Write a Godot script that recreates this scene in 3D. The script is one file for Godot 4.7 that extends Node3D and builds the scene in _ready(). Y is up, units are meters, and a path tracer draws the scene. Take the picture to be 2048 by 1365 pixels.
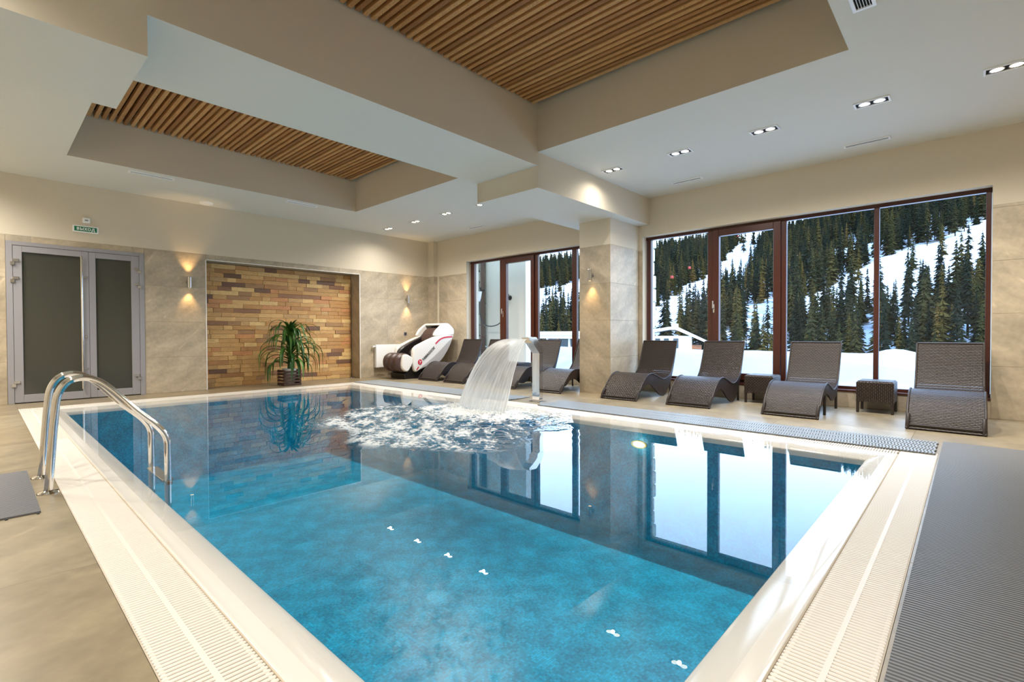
extends Node3D
# An indoor hotel pool with a mountain view. Metres, y up. The floor is y = 0, +x runs to the window wall, -z to the wall with the wooden niche.

const XW := 7.95     # face of the window wall
const ZB := -10.2    # face of the back wall
const XL := -2.2     # left wall
const ZN := 2.6      # wall behind the camera
const HC := 3.35     # ceiling
const HS := 2.465    # top of the stone cladding

var M := {}
var T := {}
var taken := {}
var rng := RandomNumberGenerator.new()


func _ready() -> void:
	rng.seed = 7
	camera_and_light()
	textures()
	materials()
	room()
	ceiling()
	windows()
	doors()
	pool()
	grates_and_mats()
	niche_wood()
	lamps()
	wall_things()
	furniture()
	massage_chair()
	plant()
	ladder()
	fountain()
	outside()


func camera_and_light() -> void:
	var cam := Camera3D.new()
	cam.name = "camera"
	var yaw := deg_to_rad(42.8556)
	var pitch := deg_to_rad(-0.8196)
	var roll := deg_to_rad(-0.1785)
	var fw := Vector3(cos(yaw) * cos(pitch), sin(pitch), -sin(yaw) * cos(pitch))
	var rt := Vector3(sin(yaw), 0, cos(yaw))
	var up := rt.cross(fw)
	var rt2 := rt * cos(roll) + up * sin(roll)
	var up2 := up * cos(roll) - rt * sin(roll)
	cam.transform = Transform3D(Basis(rt2, up2, -fw), Vector3(0, 1, 0))
	cam.fov = rad_to_deg(2.0 * atan(682.5 / 987.58))
	cam.near = 0.05
	cam.far = 4000.0
	add_child(cam)
	cam.current = true

	var sky_m := ProceduralSkyMaterial.new()
	sky_m.sky_top_color = Color(0.50, 0.66, 0.86)
	sky_m.sky_horizon_color = Color(0.85, 0.94, 1.0)
	sky_m.sky_curve = 0.35
	sky_m.sky_energy_multiplier = 2.25
	sky_m.ground_bottom_color = Color(0.55, 0.57, 0.6)
	sky_m.ground_horizon_color = Color(0.7, 0.74, 0.8)
	sky_m.ground_energy_multiplier = 1.0
	sky_m.sun_angle_max = 0.5
	var sky := Sky.new()
	sky.sky_material = sky_m
	var env := Environment.new()
	env.background_mode = Environment.BG_SKY
	env.sky = sky
	env.tonemap_mode = Environment.TONE_MAPPER_LINEAR
	env.tonemap_exposure = 1.1
	env.sdfgi_enabled = true
	env.ssao_enabled = true
	env.ssil_enabled = true
	var we := WorldEnvironment.new()
	we.name = "environment"
	we.environment = env
	add_child(we)

	var sun := DirectionalLight3D.new()
	sun.name = "sun"
	sun.light_color = Color(1.0, 0.93, 0.80)
	sun.light_energy = 1.5
	sun.light_angular_distance = 0.6
	sun.shadow_enabled = true
	add_child(sun)
	sun.look_at_from_position(Vector3.ZERO, Vector3(0.42, -0.42, -0.80), Vector3.UP)


# ---------------------------------------------------------------- helpers

func numbered(called: String) -> String:
	var n: int = taken.get(called, 0)
	taken[called] = n + 1
	return called if n == 0 else "%s_%03d" % [called, n]


func tag(o: Node, label: String, category: String, group := "", kind := "") -> Node:
	if label: o.set_meta("label", label)
	if category: o.set_meta("category", category)
	if group: o.set_meta("group", group)
	if kind: o.set_meta("kind", kind)
	return o


func thing(called: String, label: String, category: String, at := Vector3.ZERO, group := "", turn := 0.0) -> Node3D:
	var o := Node3D.new()
	o.name = numbered(called)
	add_child(o, true)
	o.position = at
	o.rotation.y = turn
	tag(o, label, category, group)
	return o


func structure(called: String, label := "", at := Vector3.ZERO) -> Node3D:
	var o := Node3D.new()
	o.name = numbered(called)
	add_child(o, true)
	o.position = at
	tag(o, label, "", "", "structure")
	return o


func part(parent: Node, called: String, mesh: Mesh, mat: Material, at := Vector3.ZERO, turn := Vector3.ZERO) -> MeshInstance3D:
	var o := MeshInstance3D.new()
	o.name = called
	o.mesh = mesh
	if mat: o.material_override = mat
	parent.add_child(o, true)
	o.position = at
	o.rotation = turn
	return o


func single(called: String, label: String, category: String, mesh: Mesh, mat: Material, at := Vector3.ZERO, group := "", turn := Vector3.ZERO) -> MeshInstance3D:
	var o := part(self, numbered(called), mesh, mat, at, turn)
	tag(o, label, category, group)
	return o


func st_new() -> SurfaceTool:
	var st := SurfaceTool.new()
	st.begin(Mesh.PRIMITIVE_TRIANGLES)
	return st


# a, b, c run counter-clockwise seen from outside
func tri(st: SurfaceTool, a: Vector3, b: Vector3, c: Vector3) -> void:
	var n := (b - a).cross(c - a).normalized()
	for v in [a, c, b]:
		st.set_normal(n)
		st.add_vertex(v)


func quad(st: SurfaceTool, a: Vector3, b: Vector3, c: Vector3, d: Vector3) -> void:
	tri(st, a, b, c)
	tri(st, a, c, d)


func quad_uv(st: SurfaceTool, p: Array, uv: Array) -> void:
	var n: Vector3 = (p[1] - p[0]).cross(p[2] - p[0]).normalized()
	for k in [0, 2, 1, 0, 3, 2]:
		st.set_normal(n)
		st.set_uv(uv[k])
		st.add_vertex(p[k])


func box(st: SurfaceTool, a: Vector3, b: Vector3) -> void:
	var p := [Vector3(a.x, a.y, a.z), Vector3(b.x, a.y, a.z), Vector3(b.x, a.y, b.z), Vector3(a.x, a.y, b.z), Vector3(a.x, b.y, a.z), Vector3(b.x, b.y, a.z), Vector3(b.x, b.y, b.z), Vector3(a.x, b.y, b.z)]
	quad(st, p[0], p[1], p[2], p[3])
	quad(st, p[7], p[6], p[5], p[4])
	quad(st, p[3], p[2], p[6], p[7])
	quad(st, p[1], p[0], p[4], p[5])
	quad(st, p[0], p[3], p[7], p[4])
	quad(st, p[2], p[1], p[5], p[6])


func box_mesh(size: Vector3, bevel := 0.0) -> ArrayMesh:
	var st := st_new()
	cbox(st, -size / 2, size / 2, bevel)
	return st.commit()


# a box with chamfered edges
func cbox(st: SurfaceTool, a: Vector3, b: Vector3, e: float) -> void:
	if e <= 0.0:
		box(st, a, b)
		return
	var c := (a + b) / 2
	var h := (b - a) / 2
	e = minf(e, minf(h.x, minf(h.y, h.z)) * 0.8)
	var axes := [Vector3.RIGHT, Vector3.UP, Vector3.BACK]
	for i in 3:
		var u: Vector3 = axes[(i + 1) % 3]
		var v: Vector3 = axes[(i + 2) % 3]
		for s in [-1.0, 1.0]:
			var n: Vector3 = axes[i] * s
			var uu: Vector3 = u * s
			var o: Vector3 = c + n * h[i]
			var hu: float = h[(i + 1) % 3] - e
			var hv: float = h[(i + 2) % 3] - e
			quad(st, o - uu * hu - v * hv, o + uu * hu - v * hv, o + uu * hu + v * hv, o - uu * hu + v * hv)
	for i in 3:
		var ax: Vector3 = axes[i]
		var u: Vector3 = axes[(i + 1) % 3]
		var v: Vector3 = axes[(i + 2) % 3]
		var hu: float = h[(i + 1) % 3]
		var hv: float = h[(i + 2) % 3]
		var ha: float = h[i] - e
		for s in [[1, 1], [-1, 1], [-1, -1], [1, -1]]:
			var p1: Vector3 = c + u * hu * s[0] + v * (hv - e) * s[1]
			var p2: Vector3 = c + u * (hu - e) * s[0] + v * hv * s[1]
			if s[0] * s[1] < 0:
				var t := p1
				p1 = p2
				p2 = t
			quad(st, p1 - ax * ha, p2 - ax * ha, p2 + ax * ha, p1 + ax * ha)
	for sx in [-1, 1]:
		for sy in [-1, 1]:
			for sz in [-1, 1]:
				var px := c + Vector3(h.x * sx, (h.y - e) * sy, (h.z - e) * sz)
				var py := c + Vector3((h.x - e) * sx, h.y * sy, (h.z - e) * sz)
				var pz := c + Vector3((h.x - e) * sx, (h.y - e) * sy, h.z * sz)
				if sx * sy * sz > 0: tri(st, px, py, pz)
				else: tri(st, px, pz, py)


func put_box(parent: Node, called: String, a: Vector3, b: Vector3, mat: Material, bevel := 0.0) -> MeshInstance3D:
	return part(parent, called, box_mesh((b - a).abs(), bevel), mat, (a + b) / 2)


# a box whose lower face is painted as a ceiling and whose sides are painted as walls
func soffit_mesh(a: Vector3, b: Vector3) -> ArrayMesh:
	var s1 := st_new()
	box(s1, a, b)
	var whole := s1.commit()
	var sides := st_new()
	var low := st_new()
	var arr: Array = whole.surface_get_arrays(0)
	var vs: PackedVector3Array = arr[Mesh.ARRAY_VERTEX]
	var ns: PackedVector3Array = arr[Mesh.ARRAY_NORMAL]
	for k in vs.size():
		var st := low if absf(ns[k].y) > 0.5 else sides
		st.set_normal(ns[k])
		st.add_vertex(vs[k])
	var m := sides.commit()
	low.commit(m)
	m.surface_set_material(0, M.cream)
	m.surface_set_material(1, M.white_paint)
	return m


# a round tube along points; rings are smooth
func tube(st: SurfaceTool, pts: Array, r, sides := 12, caps := true) -> void:
	var n := pts.size()
	var rings := []
	var prev := Vector3.ZERO
	for i in n:
		var t: Vector3 = (pts[mini(i + 1, n - 1)] - pts[maxi(i - 1, 0)]).normalized()
		var side := prev - t * prev.dot(t)
		if side.length() < 0.01:
			side = t.cross(Vector3.UP if absf(t.y) < 0.9 else Vector3.RIGHT)
		side = side.normalized()
		prev = side
		var up := t.cross(side)
		var ring := []
		var rr: float = r[i] if r is Array else r
		for k in sides:
			var a := TAU * k / sides
			var d := side * cos(a) + up * sin(a)
			ring.append([pts[i] + d * rr, d])
		rings.append(ring)
	for i in n - 1:
		for k in sides:
			var k2 := (k + 1) % sides
			smooth_quad(st, rings[i][k], rings[i][k2], rings[i + 1][k2], rings[i + 1][k])
	if caps:
		for k in range(1, sides - 1):
			tri(st, rings[0][0][0], rings[0][k + 1][0], rings[0][k][0])
			tri(st, rings[n - 1][0][0], rings[n - 1][k][0], rings[n - 1][k + 1][0])


# each corner is [position, normal]
func smooth_quad(st: SurfaceTool, a: Array, b: Array, c: Array, d: Array) -> void:
	for v in [a, c, b, a, d, c]:
		st.set_normal(v[1])
		st.add_vertex(v[0])


# a profile of (radius, height) turned round the y axis
func lathe(st: SurfaceTool, prof: Array, sides := 24, at := Vector3.ZERO) -> void:
	for i in prof.size() - 1:
		var p: Vector2 = prof[i]
		var q: Vector2 = prof[i + 1]
		var nn := Vector2(q.y - p.y, p.x - q.x).normalized()
		for k in sides:
			var a0 := TAU * k / sides
			var a1 := TAU * (k + 1) / sides
			var d0 := Vector3(cos(a0), 0, -sin(a0))
			var d1 := Vector3(cos(a1), 0, -sin(a1))
			var n0 := d0 * nn.x + Vector3.UP * nn.y
			var n1 := d1 * nn.x + Vector3.UP * nn.y
			smooth_quad(st, [at + d0 * p.x + Vector3.UP * p.y, n0], [at + d1 * p.x + Vector3.UP * p.y, n1], [at + d1 * q.x + Vector3.UP * q.y, n1], [at + d0 * q.x + Vector3.UP * q.y, n0])


func lathe_mesh(prof: Array, sides := 24) -> ArrayMesh:
	var st := st_new()
	lathe(st, prof, sides)
	return st.commit()


# closed smooth outline through points
func smooth_outline(pts: Array, per := 4) -> PackedVector2Array:
	var out := PackedVector2Array()
	var n := pts.size()
	for i in n:
		var a: Vector2 = pts[(i - 1 + n) % n]
		var b: Vector2 = pts[i]
		var c: Vector2 = pts[(i + 1) % n]
		var d: Vector2 = pts[(i + 2) % n]
		for k in per:
			out.append(b.cubic_interpolate(c, a, d, float(k) / per))
	return out


func smooth_line(pts: Array, per := 5) -> Array:
	var out := []
	var n := pts.size()
	for i in n - 1:
		var a: Vector2 = pts[maxi(i - 1, 0)]
		var b: Vector2 = pts[i]
		var c: Vector2 = pts[i + 1]
		var d: Vector2 = pts[mini(i + 2, n - 1)]
		for k in per:
			out.append(b.cubic_interpolate(c, a, d, float(k) / per))
	out.append(pts[n - 1])
	return out


# an outline in x, y drawn out along z from z0 to z1 (z1 > z0) with a chamfer e on both faces
func extrude(st: SurfaceTool, outline: PackedVector2Array, z0: float, z1: float, e := 0.0) -> void:
	var o := outline.duplicate()
	if Geometry2D.is_polygon_clockwise(o): o.reverse()
	# is_polygon_clockwise works with y down; after this the outline runs one way only, checked by area below
	var area := 0.0
	for i in o.size():
		var p := o[i]
		var q := o[(i + 1) % o.size()]
		area += p.x * q.y - q.x * p.y
	if area < 0: o.reverse()
	var n := o.size()
	var inner := PackedVector2Array()
	for i in n:
		var p := o[(i - 1 + n) % n]
		var q := o[i]
		var r := o[(i + 1) % n]
		var d := ((q - p).normalized() + (r - q).normalized()).normalized()
		inner.append(q - Vector2(d.y, -d.x) * e)
	var idx := Geometry2D.triangulate_polygon(inner)
	for k in range(0, idx.size(), 3):
		var a := inner[idx[k]]
		var b := inner[idx[k + 1]]
		var c := inner[idx[k + 2]]
		if (b - a).cross(c - a) < 0:
			var t := b
			b = c
			c = t
		tri(st, Vector3(a.x, a.y, z1), Vector3(b.x, b.y, z1), Vector3(c.x, c.y, z1))
		tri(st, Vector3(a.x, a.y, z0), Vector3(c.x, c.y, z0), Vector3(b.x, b.y, z0))
	for i in n:
		var j := (i + 1) % n
		var p := o[i]
		var q := o[j]
		var ip := inner[i]
		var iq := inner[j]
		quad(st, Vector3(p.x, p.y, z1 - e), Vector3(p.x, p.y, z0 + e), Vector3(q.x, q.y, z0 + e), Vector3(q.x, q.y, z1 - e))
		if e > 0:
			quad(st, Vector3(ip.x, ip.y, z1), Vector3(p.x, p.y, z1 - e), Vector3(q.x, q.y, z1 - e), Vector3(iq.x, iq.y, z1))
			quad(st, Vector3(ip.x, ip.y, z0), Vector3(iq.x, iq.y, z0), Vector3(q.x, q.y, z0 + e), Vector3(p.x, p.y, z0 + e))


func extruded(pts, z0: float, z1: float, e := 0.0, per := 0) -> ArrayMesh:
	var st := st_new()
	extrude(st, smooth_outline(pts, per) if per else PackedVector2Array(pts), z0, z1, e)
	return st.commit()


func text_mesh(words: String, px: int, pixel: float, depth: float, bold := true) -> TextMesh:
	var f := SystemFont.new()
	f.font_names = PackedStringArray(["Droid Sans"])
	f.font_weight = 700 if bold else 400
	var t := TextMesh.new()
	t.font = f
	t.text = words
	t.font_size = px
	t.pixel_size = pixel
	t.depth = depth
	return t


# ---------------------------------------------------------------- textures and materials

func noise_bytes(size: int, freq: float, seed_: int, kind := FastNoiseLite.TYPE_SIMPLEX_SMOOTH, fractal := FastNoiseLite.FRACTAL_FBM, octaves := 5, warp := 0.0) -> PackedByteArray:
	var n := FastNoiseLite.new()
	n.seed = seed_
	n.noise_type = kind
	n.frequency = freq
	n.fractal_type = fractal
	n.fractal_octaves = octaves
	if warp > 0:
		n.domain_warp_enabled = true
		n.domain_warp_amplitude = warp
		n.domain_warp_frequency = freq * 0.8
	var im := n.get_seamless_image(size, size)
	im.convert(Image.FORMAT_L8)
	return im.get_data()


func image_of(size: int, data: PackedByteArray) -> ImageTexture:
	return ImageTexture.create_from_image(Image.create_from_data(size, size, false, Image.FORMAT_RGB8, data))


func textures() -> void:
	# stone: cloudy beige with thin pale diagonal veins
	var s := 640
	var a := noise_bytes(s, 0.006, 11, FastNoiseLite.TYPE_SIMPLEX_SMOOTH, FastNoiseLite.FRACTAL_FBM, 6, 40.0)
	var b := noise_bytes(s, 0.0035, 12, FastNoiseLite.TYPE_SIMPLEX_SMOOTH, FastNoiseLite.FRACTAL_RIDGED, 2, 30.0)
	var c := noise_bytes(s, 0.05, 13)
	var d := PackedByteArray()
	d.resize(s * s * 3)
	for i in s * s:
		var x := i % s
		var y := i / s
		# sheared lookups make the pattern run aslant
		var k := a[((y * 2 + x) % s) * s + x]
		var v := maxf(0.0, b[((y + x) % s) * s + x] / 255.0 - 0.88) * 8.0
		var t := 0.82 + 0.17 * (k / 255.0 - 0.5) + 0.08 * (c[i] / 255.0 - 0.5) + 0.10 * v
		d[i * 3] = clampi(int(t * 255), 0, 255)
		d[i * 3 + 1] = clampi(int((t * 0.985 - 0.004) * 255), 0, 255)
		d[i * 3 + 2] = clampi(int((t * 0.965 - 0.01) * 255), 0, 255)
	T.stone = image_of(s, d)
	# wood: grain along u
	s = 512
	var n := FastNoiseLite.new()
	n.seed = 5
	n.frequency = 1.0
	n.fractal_octaves = 4
	var n2 := FastNoiseLite.new()
	n2.seed = 6
	n2.frequency = 1.0
	n2.fractal_octaves = 2
	d = PackedByteArray()
	d.resize(s * s * 3)
	for y in s:
		for x in s:
			var w := n2.get_noise_2d(x * 0.006, y * 0.02) * 2.0
			var g := n.get_noise_2d(x * 0.008, y * 0.16 + w * 3.0)
			var f := n2.get_noise_2d(x * 0.03 + 90, y * 0.7)
			var t := 0.93 + 0.18 * g + 0.10 * f
			var i := (y * s + x) * 3
			d[i] = clampi(int(t * 255), 0, 255)
			d[i + 1] = clampi(int((t - 0.02) * 255), 0, 255)
			d[i + 2] = clampi(int((t - 0.05) * 255), 0, 255)
	T.wood = image_of(s, d)
	# mosaic: small glass tiles of several blues
	s = 512
	d = PackedByteArray()
	d.resize(s * s * 3)
	var cells := 64
	var cell := s / cells
	var tones := PackedFloat32Array()
	var big := noise_bytes(cells, 0.06, 21)
	var r := RandomNumberGenerator.new()
	r.seed = 3
	for i in cells * cells: tones.append(0.52 + 0.30 * r.randf() + 0.35 * (big[i] / 255.0 - 0.5))
	for y in s:
		for x in s:
			var joint := x % cell == 0 or y % cell == 0
			var t: float = 0.62 if joint else tones[(y / cell) * cells + x / cell]
			var i := (y * s + x) * 3
			d[i] = clampi(int(t * 6), 0, 255)
			d[i + 1] = clampi(int((t * 0.7 + 0.3) * 192), 0, 255)
			d[i + 2] = clampi(int((t * 0.7 + 0.36) * 226), 0, 255)
	T.mosaic = image_of(s, d)
	# rattan weave: colour with shade painted in between the strands, relief and small gaps
	s = 128
	d = PackedByteArray()
	d.resize(s * s * 4)
	var hgt := PackedByteArray()
	hgt.resize(s * s * 3)
	for y in s:
		for x in s:
			var row := y / 16
			var fx := fposmod((x + (16 if row % 2 else 0)) / 32.0, 1.0)
			var fy := fposmod(y / 16.0, 1.0)
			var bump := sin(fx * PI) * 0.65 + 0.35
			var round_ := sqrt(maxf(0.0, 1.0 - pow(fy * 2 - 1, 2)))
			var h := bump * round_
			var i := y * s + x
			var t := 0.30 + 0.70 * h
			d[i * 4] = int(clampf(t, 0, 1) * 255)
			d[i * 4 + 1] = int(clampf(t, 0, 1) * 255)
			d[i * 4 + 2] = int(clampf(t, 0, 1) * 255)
			d[i * 4 + 3] = 0 if (h < 0.14) else 255
			for k in 3: hgt[i * 3 + k] = int(clampf(h, 0, 1) * 255)
	T.weave = ImageTexture.create_from_image(Image.create_from_data(s, s, false, Image.FORMAT_RGBA8, d))
	T.weave_height = image_of(s, hgt)
	# faint unevenness for plaster and snow
	var e := noise_bytes(512, 0.02, 31)
	d = PackedByteArray()
	d.resize(512 * 512 * 3)
	for i in 512 * 512:
		for k in 3: d[i * 3 + k] = e[i]
	T.cloud = image_of(512, d)


func mat(called: String, color: Color, rough := 0.6, metal := 0.0) -> StandardMaterial3D:
	var m := StandardMaterial3D.new()
	m.resource_name = called
	m.albedo_color = color
	m.roughness = rough
	m.metallic = metal
	M[called] = m
	return m


func tri_map(m: StandardMaterial3D, tex: Texture2D, scale: Vector3, world := true, offset := Vector3.ZERO) -> StandardMaterial3D:
	m.albedo_texture = tex
	m.uv1_triplanar = true
	m.uv1_world_triplanar = world
	m.uv1_scale = scale
	m.uv1_offset = offset
	m.uv1_triplanar_sharpness = 8.0
	return m


func materials() -> void:
	mat("cream", Color8(219, 208, 187), 0.85)
	mat("white_paint", Color8(224, 224, 216), 0.85)
	mat("grout", Color8(176, 164, 142), 0.9)
	for k in 4:
		tri_map(mat("stone_%d" % k, [Color8(226, 213, 190), Color8(219, 207, 186), Color8(229, 217, 196), Color8(222, 208, 183)][k], 0.45), T.stone, Vector3(0.42, 0.42, 0.42), true, Vector3(0.37 * k, 0.61 * k, 0.23 * k))
		tri_map(mat("floor_%d" % k, [Color8(188, 175, 148), Color8(184, 171, 145), Color8(191, 179, 153), Color8(186, 172, 144)][k], 0.32), T.stone, Vector3(0.36, 0.36, 0.36), true, Vector3(0.53 * k, 0.2 * k, 0.41 * k))
	for k in 4:
		tri_map(mat("slat_%d" % k, [Color8(204, 154, 98), Color8(186, 134, 82), Color8(216, 168, 112), Color8(166, 116, 70)][k], 0.55), T.wood, Vector3(2.2, 1.0, 0.9), true, Vector3(0.3 * k, 0.1, 0.7 * k))
		M["slat_%d" % k].uv1_scale = Vector3(4.0, 4.0, 0.35)
	var wood_tones := [Color8(226, 182, 122), Color8(240, 200, 138), Color8(212, 164, 106), Color8(198, 150, 100), Color8(164, 122, 92), Color8(224, 164, 114), Color8(248, 214, 152), Color8(132, 100, 82), Color8(216, 178, 126), Color8(186, 146, 106)]
	for k in wood_tones.size():
		tri_map(mat("block_%d" % k, wood_tones[k], 0.5), T.wood, Vector3(0.8, 1.7, 1.7), true, Vector3(0.13 * k, 0.37 * k, 0.0))
	mat("black", Color8(14, 12, 11), 0.9)
	mat("frame_wood", Color8(72, 34, 24), 0.3)
	var gl := mat("glass", Color(0.9, 0.95, 0.95, 0.004), 0.0)
	gl.metallic_specular = 0.26
	gl.transparency = BaseMaterial3D.TRANSPARENCY_ALPHA
	mat("dark_glass", Color8(70, 70, 62), 0.08)
	mat("aluminium", Color8(158, 156, 160), 0.45, 0.15)
	mat("satin_steel", Color8(205, 203, 200), 0.25, 1.0)
	mat("chrome", Color8(225, 223, 220), 0.06, 1.0)
	mat("white_plastic", Color8(238, 232, 223), 0.4)
	mat("gutter", Color8(205, 192, 172), 0.6)
	mat("rim_white", Color8(238, 234, 226), 0.14)
	tri_map(mat("mosaic", Color8(255, 255, 255), 0.3), T.mosaic, Vector3(0.85, 0.85, 0.85))
	var w := mat("water", Color(0.0, 0.42, 0.55, 0.01), 0.0)
	w.metallic_specular = 0.48
	w.transparency = BaseMaterial3D.TRANSPARENCY_ALPHA
	mat("mat_grey", Color8(99, 101, 105), 0.42)
	mat("mat_base", Color8(60, 62, 65), 0.8)
	mat("mat_window_sheen", Color8(140, 145, 149), 0.38)  # same grey mat, lightened: window reflection painted into the colour
	mat("white_gloss", Color8(248, 249, 250), 0.3)
	mat("white_matt", Color8(236, 236, 232), 0.6)
	mat("grille_grey", Color8(150, 158, 163), 0.5)
	var lamp := mat("lamp_glow", Color8(255, 246, 228), 0.4)
	lamp.emission_enabled = true
	lamp.emission = Color8(255, 236, 205)
	lamp.emission_energy_multiplier = 8.0
	var lamp2 := mat("sconce_glow", Color8(255, 236, 200), 0.4)
	lamp2.emission_enabled = true
	lamp2.emission = Color8(255, 205, 130)
	lamp2.emission_energy_multiplier = 5.0
	mat("sign_green", Color8(20, 122, 82), 0.4)
	mat("socket_blue", Color8(92, 98, 118), 0.4)
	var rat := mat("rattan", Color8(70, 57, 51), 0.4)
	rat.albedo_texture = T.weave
	rat.transparency = BaseMaterial3D.TRANSPARENCY_ALPHA_SCISSOR
	rat.alpha_scissor_threshold = 0.5
	rat.heightmap_enabled = true
	rat.heightmap_texture = T.weave_height
	rat.heightmap_scale = 0.4
	rat.uv1_scale = Vector3(6.4, 6.4, 6.4)
	mat("rattan_frame", Color8(46, 37, 34), 0.45)
	mat("chair_white", Color8(238, 233, 226), 0.22)
	mat("chair_grey", Color8(190, 184, 178), 0.35)
	mat("leather_dark", Color8(34, 29, 28), 0.35)
	mat("leather_brown", Color8(78, 58, 54), 0.4)
	mat("chair_red", Color8(205, 32, 58), 0.35)
	mat("print_black", Color8(22, 22, 24), 0.5)
	for k in 3:
		var lf := mat("leaf_%d" % k, [Color8(46, 84, 36), Color8(66, 106, 42), Color8(94, 130, 58)][k], 0.3)
		lf.backlight_enabled = true
		lf.backlight = Color(0.15, 0.25, 0.06)
	mat("basket_wood", Color8(70, 46, 36), 0.6)
	mat("pot_white", Color8(210, 208, 200), 0.4)
	mat("soil", Color8(46, 34, 26), 0.95)
	mat("rubber", Color8(40, 36, 34), 0.7)
	tri_map(mat("snow", Color8(190, 194, 199), 0.8), null, Vector3.ONE)
	M.snow.uv1_triplanar = false
	mat("slope_snow", Color8(206, 212, 222), 0.85)
	mat("outer_wall", Color8(226, 222, 208), 0.9)
	mat("outer_stone", Color8(140, 142, 120), 0.9)
	mat("outer_pipe", Color8(88, 66, 54), 0.7)
	mat("hose", Color8(34, 32, 34), 0.4)
	mat("house_wall", Color8(196, 192, 180), 0.9)
	mat("house_wood", Color8(122, 82, 58), 0.8)
	mat("house_glass", Color8(50, 62, 68), 0.15)
	mat("gondola_red", Color8(150, 44, 36), 0.4)
	for k in 5:
		mat("fir_%d" % k, [Color8(28, 36, 24), Color8(42, 46, 27), Color8(68, 62, 32), Color8(22, 31, 26), Color8(84, 70, 38)][k], 1.0).metallic_specular = 0.1
	var tb := mat("forest", Color(1, 1, 1), 1.0)
	tb.metallic_specular = 0.1
	tb.vertex_color_use_as_albedo = true
	var fo := mat("foam", Color(1, 1, 1), 0.6)
	fo.vertex_color_use_as_albedo = true
	fo.transparency = BaseMaterial3D.TRANSPARENCY_ALPHA
	var fall := mat("fall", Color(1, 1, 1), 0.35)
	fall.vertex_color_use_as_albedo = true
	fall.transparency = BaseMaterial3D.TRANSPARENCY_ALPHA
	fall.backlight_enabled = true
	fall.backlight = Color(0.7, 0.7, 0.7)
	var pl := mat("pool_lamp", Color8(250, 250, 240), 0.3)
	pl.emission_enabled = true
	pl.emission = Color8(250, 250, 235)
	pl.emission_energy_multiplier = 1.5
	mat("pool_lamp_ring", Color8(220, 210, 120), 0.4)


# ---------------------------------------------------------------- room

# tiles of one surface: a is the axis pair, cut to the rectangle, each with its own edges
func tile_rect(parent: Node, kind: String, r: Rect2, seam: Vector2, size: Vector2, place: Callable, thick: float) -> void:
	var gap := 0.001
	var xs := cuts(r.position.x, r.end.x, seam.x, size.x)
	var ys := cuts(r.position.y, r.end.y, seam.y, size.y)
	for i in xs.size() - 1:
		for j in ys.size() - 1:
			var c := Vector2((xs[i] + xs[i + 1]) / 2, (ys[j] + ys[j + 1]) / 2)
			var s := Vector2(xs[i + 1] - xs[i] - gap * 2, ys[j + 1] - ys[j] - gap * 2)
			if s.x < 0.01 or s.y < 0.01: continue
			var got: Array = place.call(c, s, thick)
			var k := absi(int(floorf(c.x * 7.3) + floorf(c.y * 11.7) + i * 3 + j * 5)) % 4
			part(parent, "tile", box_mesh(got[1], 0.0012), M["%s_%d" % [kind, k]], got[0])


func cuts(a: float, b: float, seam: float, step: float) -> Array:
	var out := [a]
	var v := seam + ceilf((a + 0.02 - seam) / step) * step
	while v < b - 0.02:
		out.append(v)
		v += step
	out.append(b)
	return out


func on_floor(c: Vector2, s: Vector2, t: float) -> Array:
	return [Vector3(c.x, -t / 2, c.y), Vector3(s.x, t, s.y)]


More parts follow.
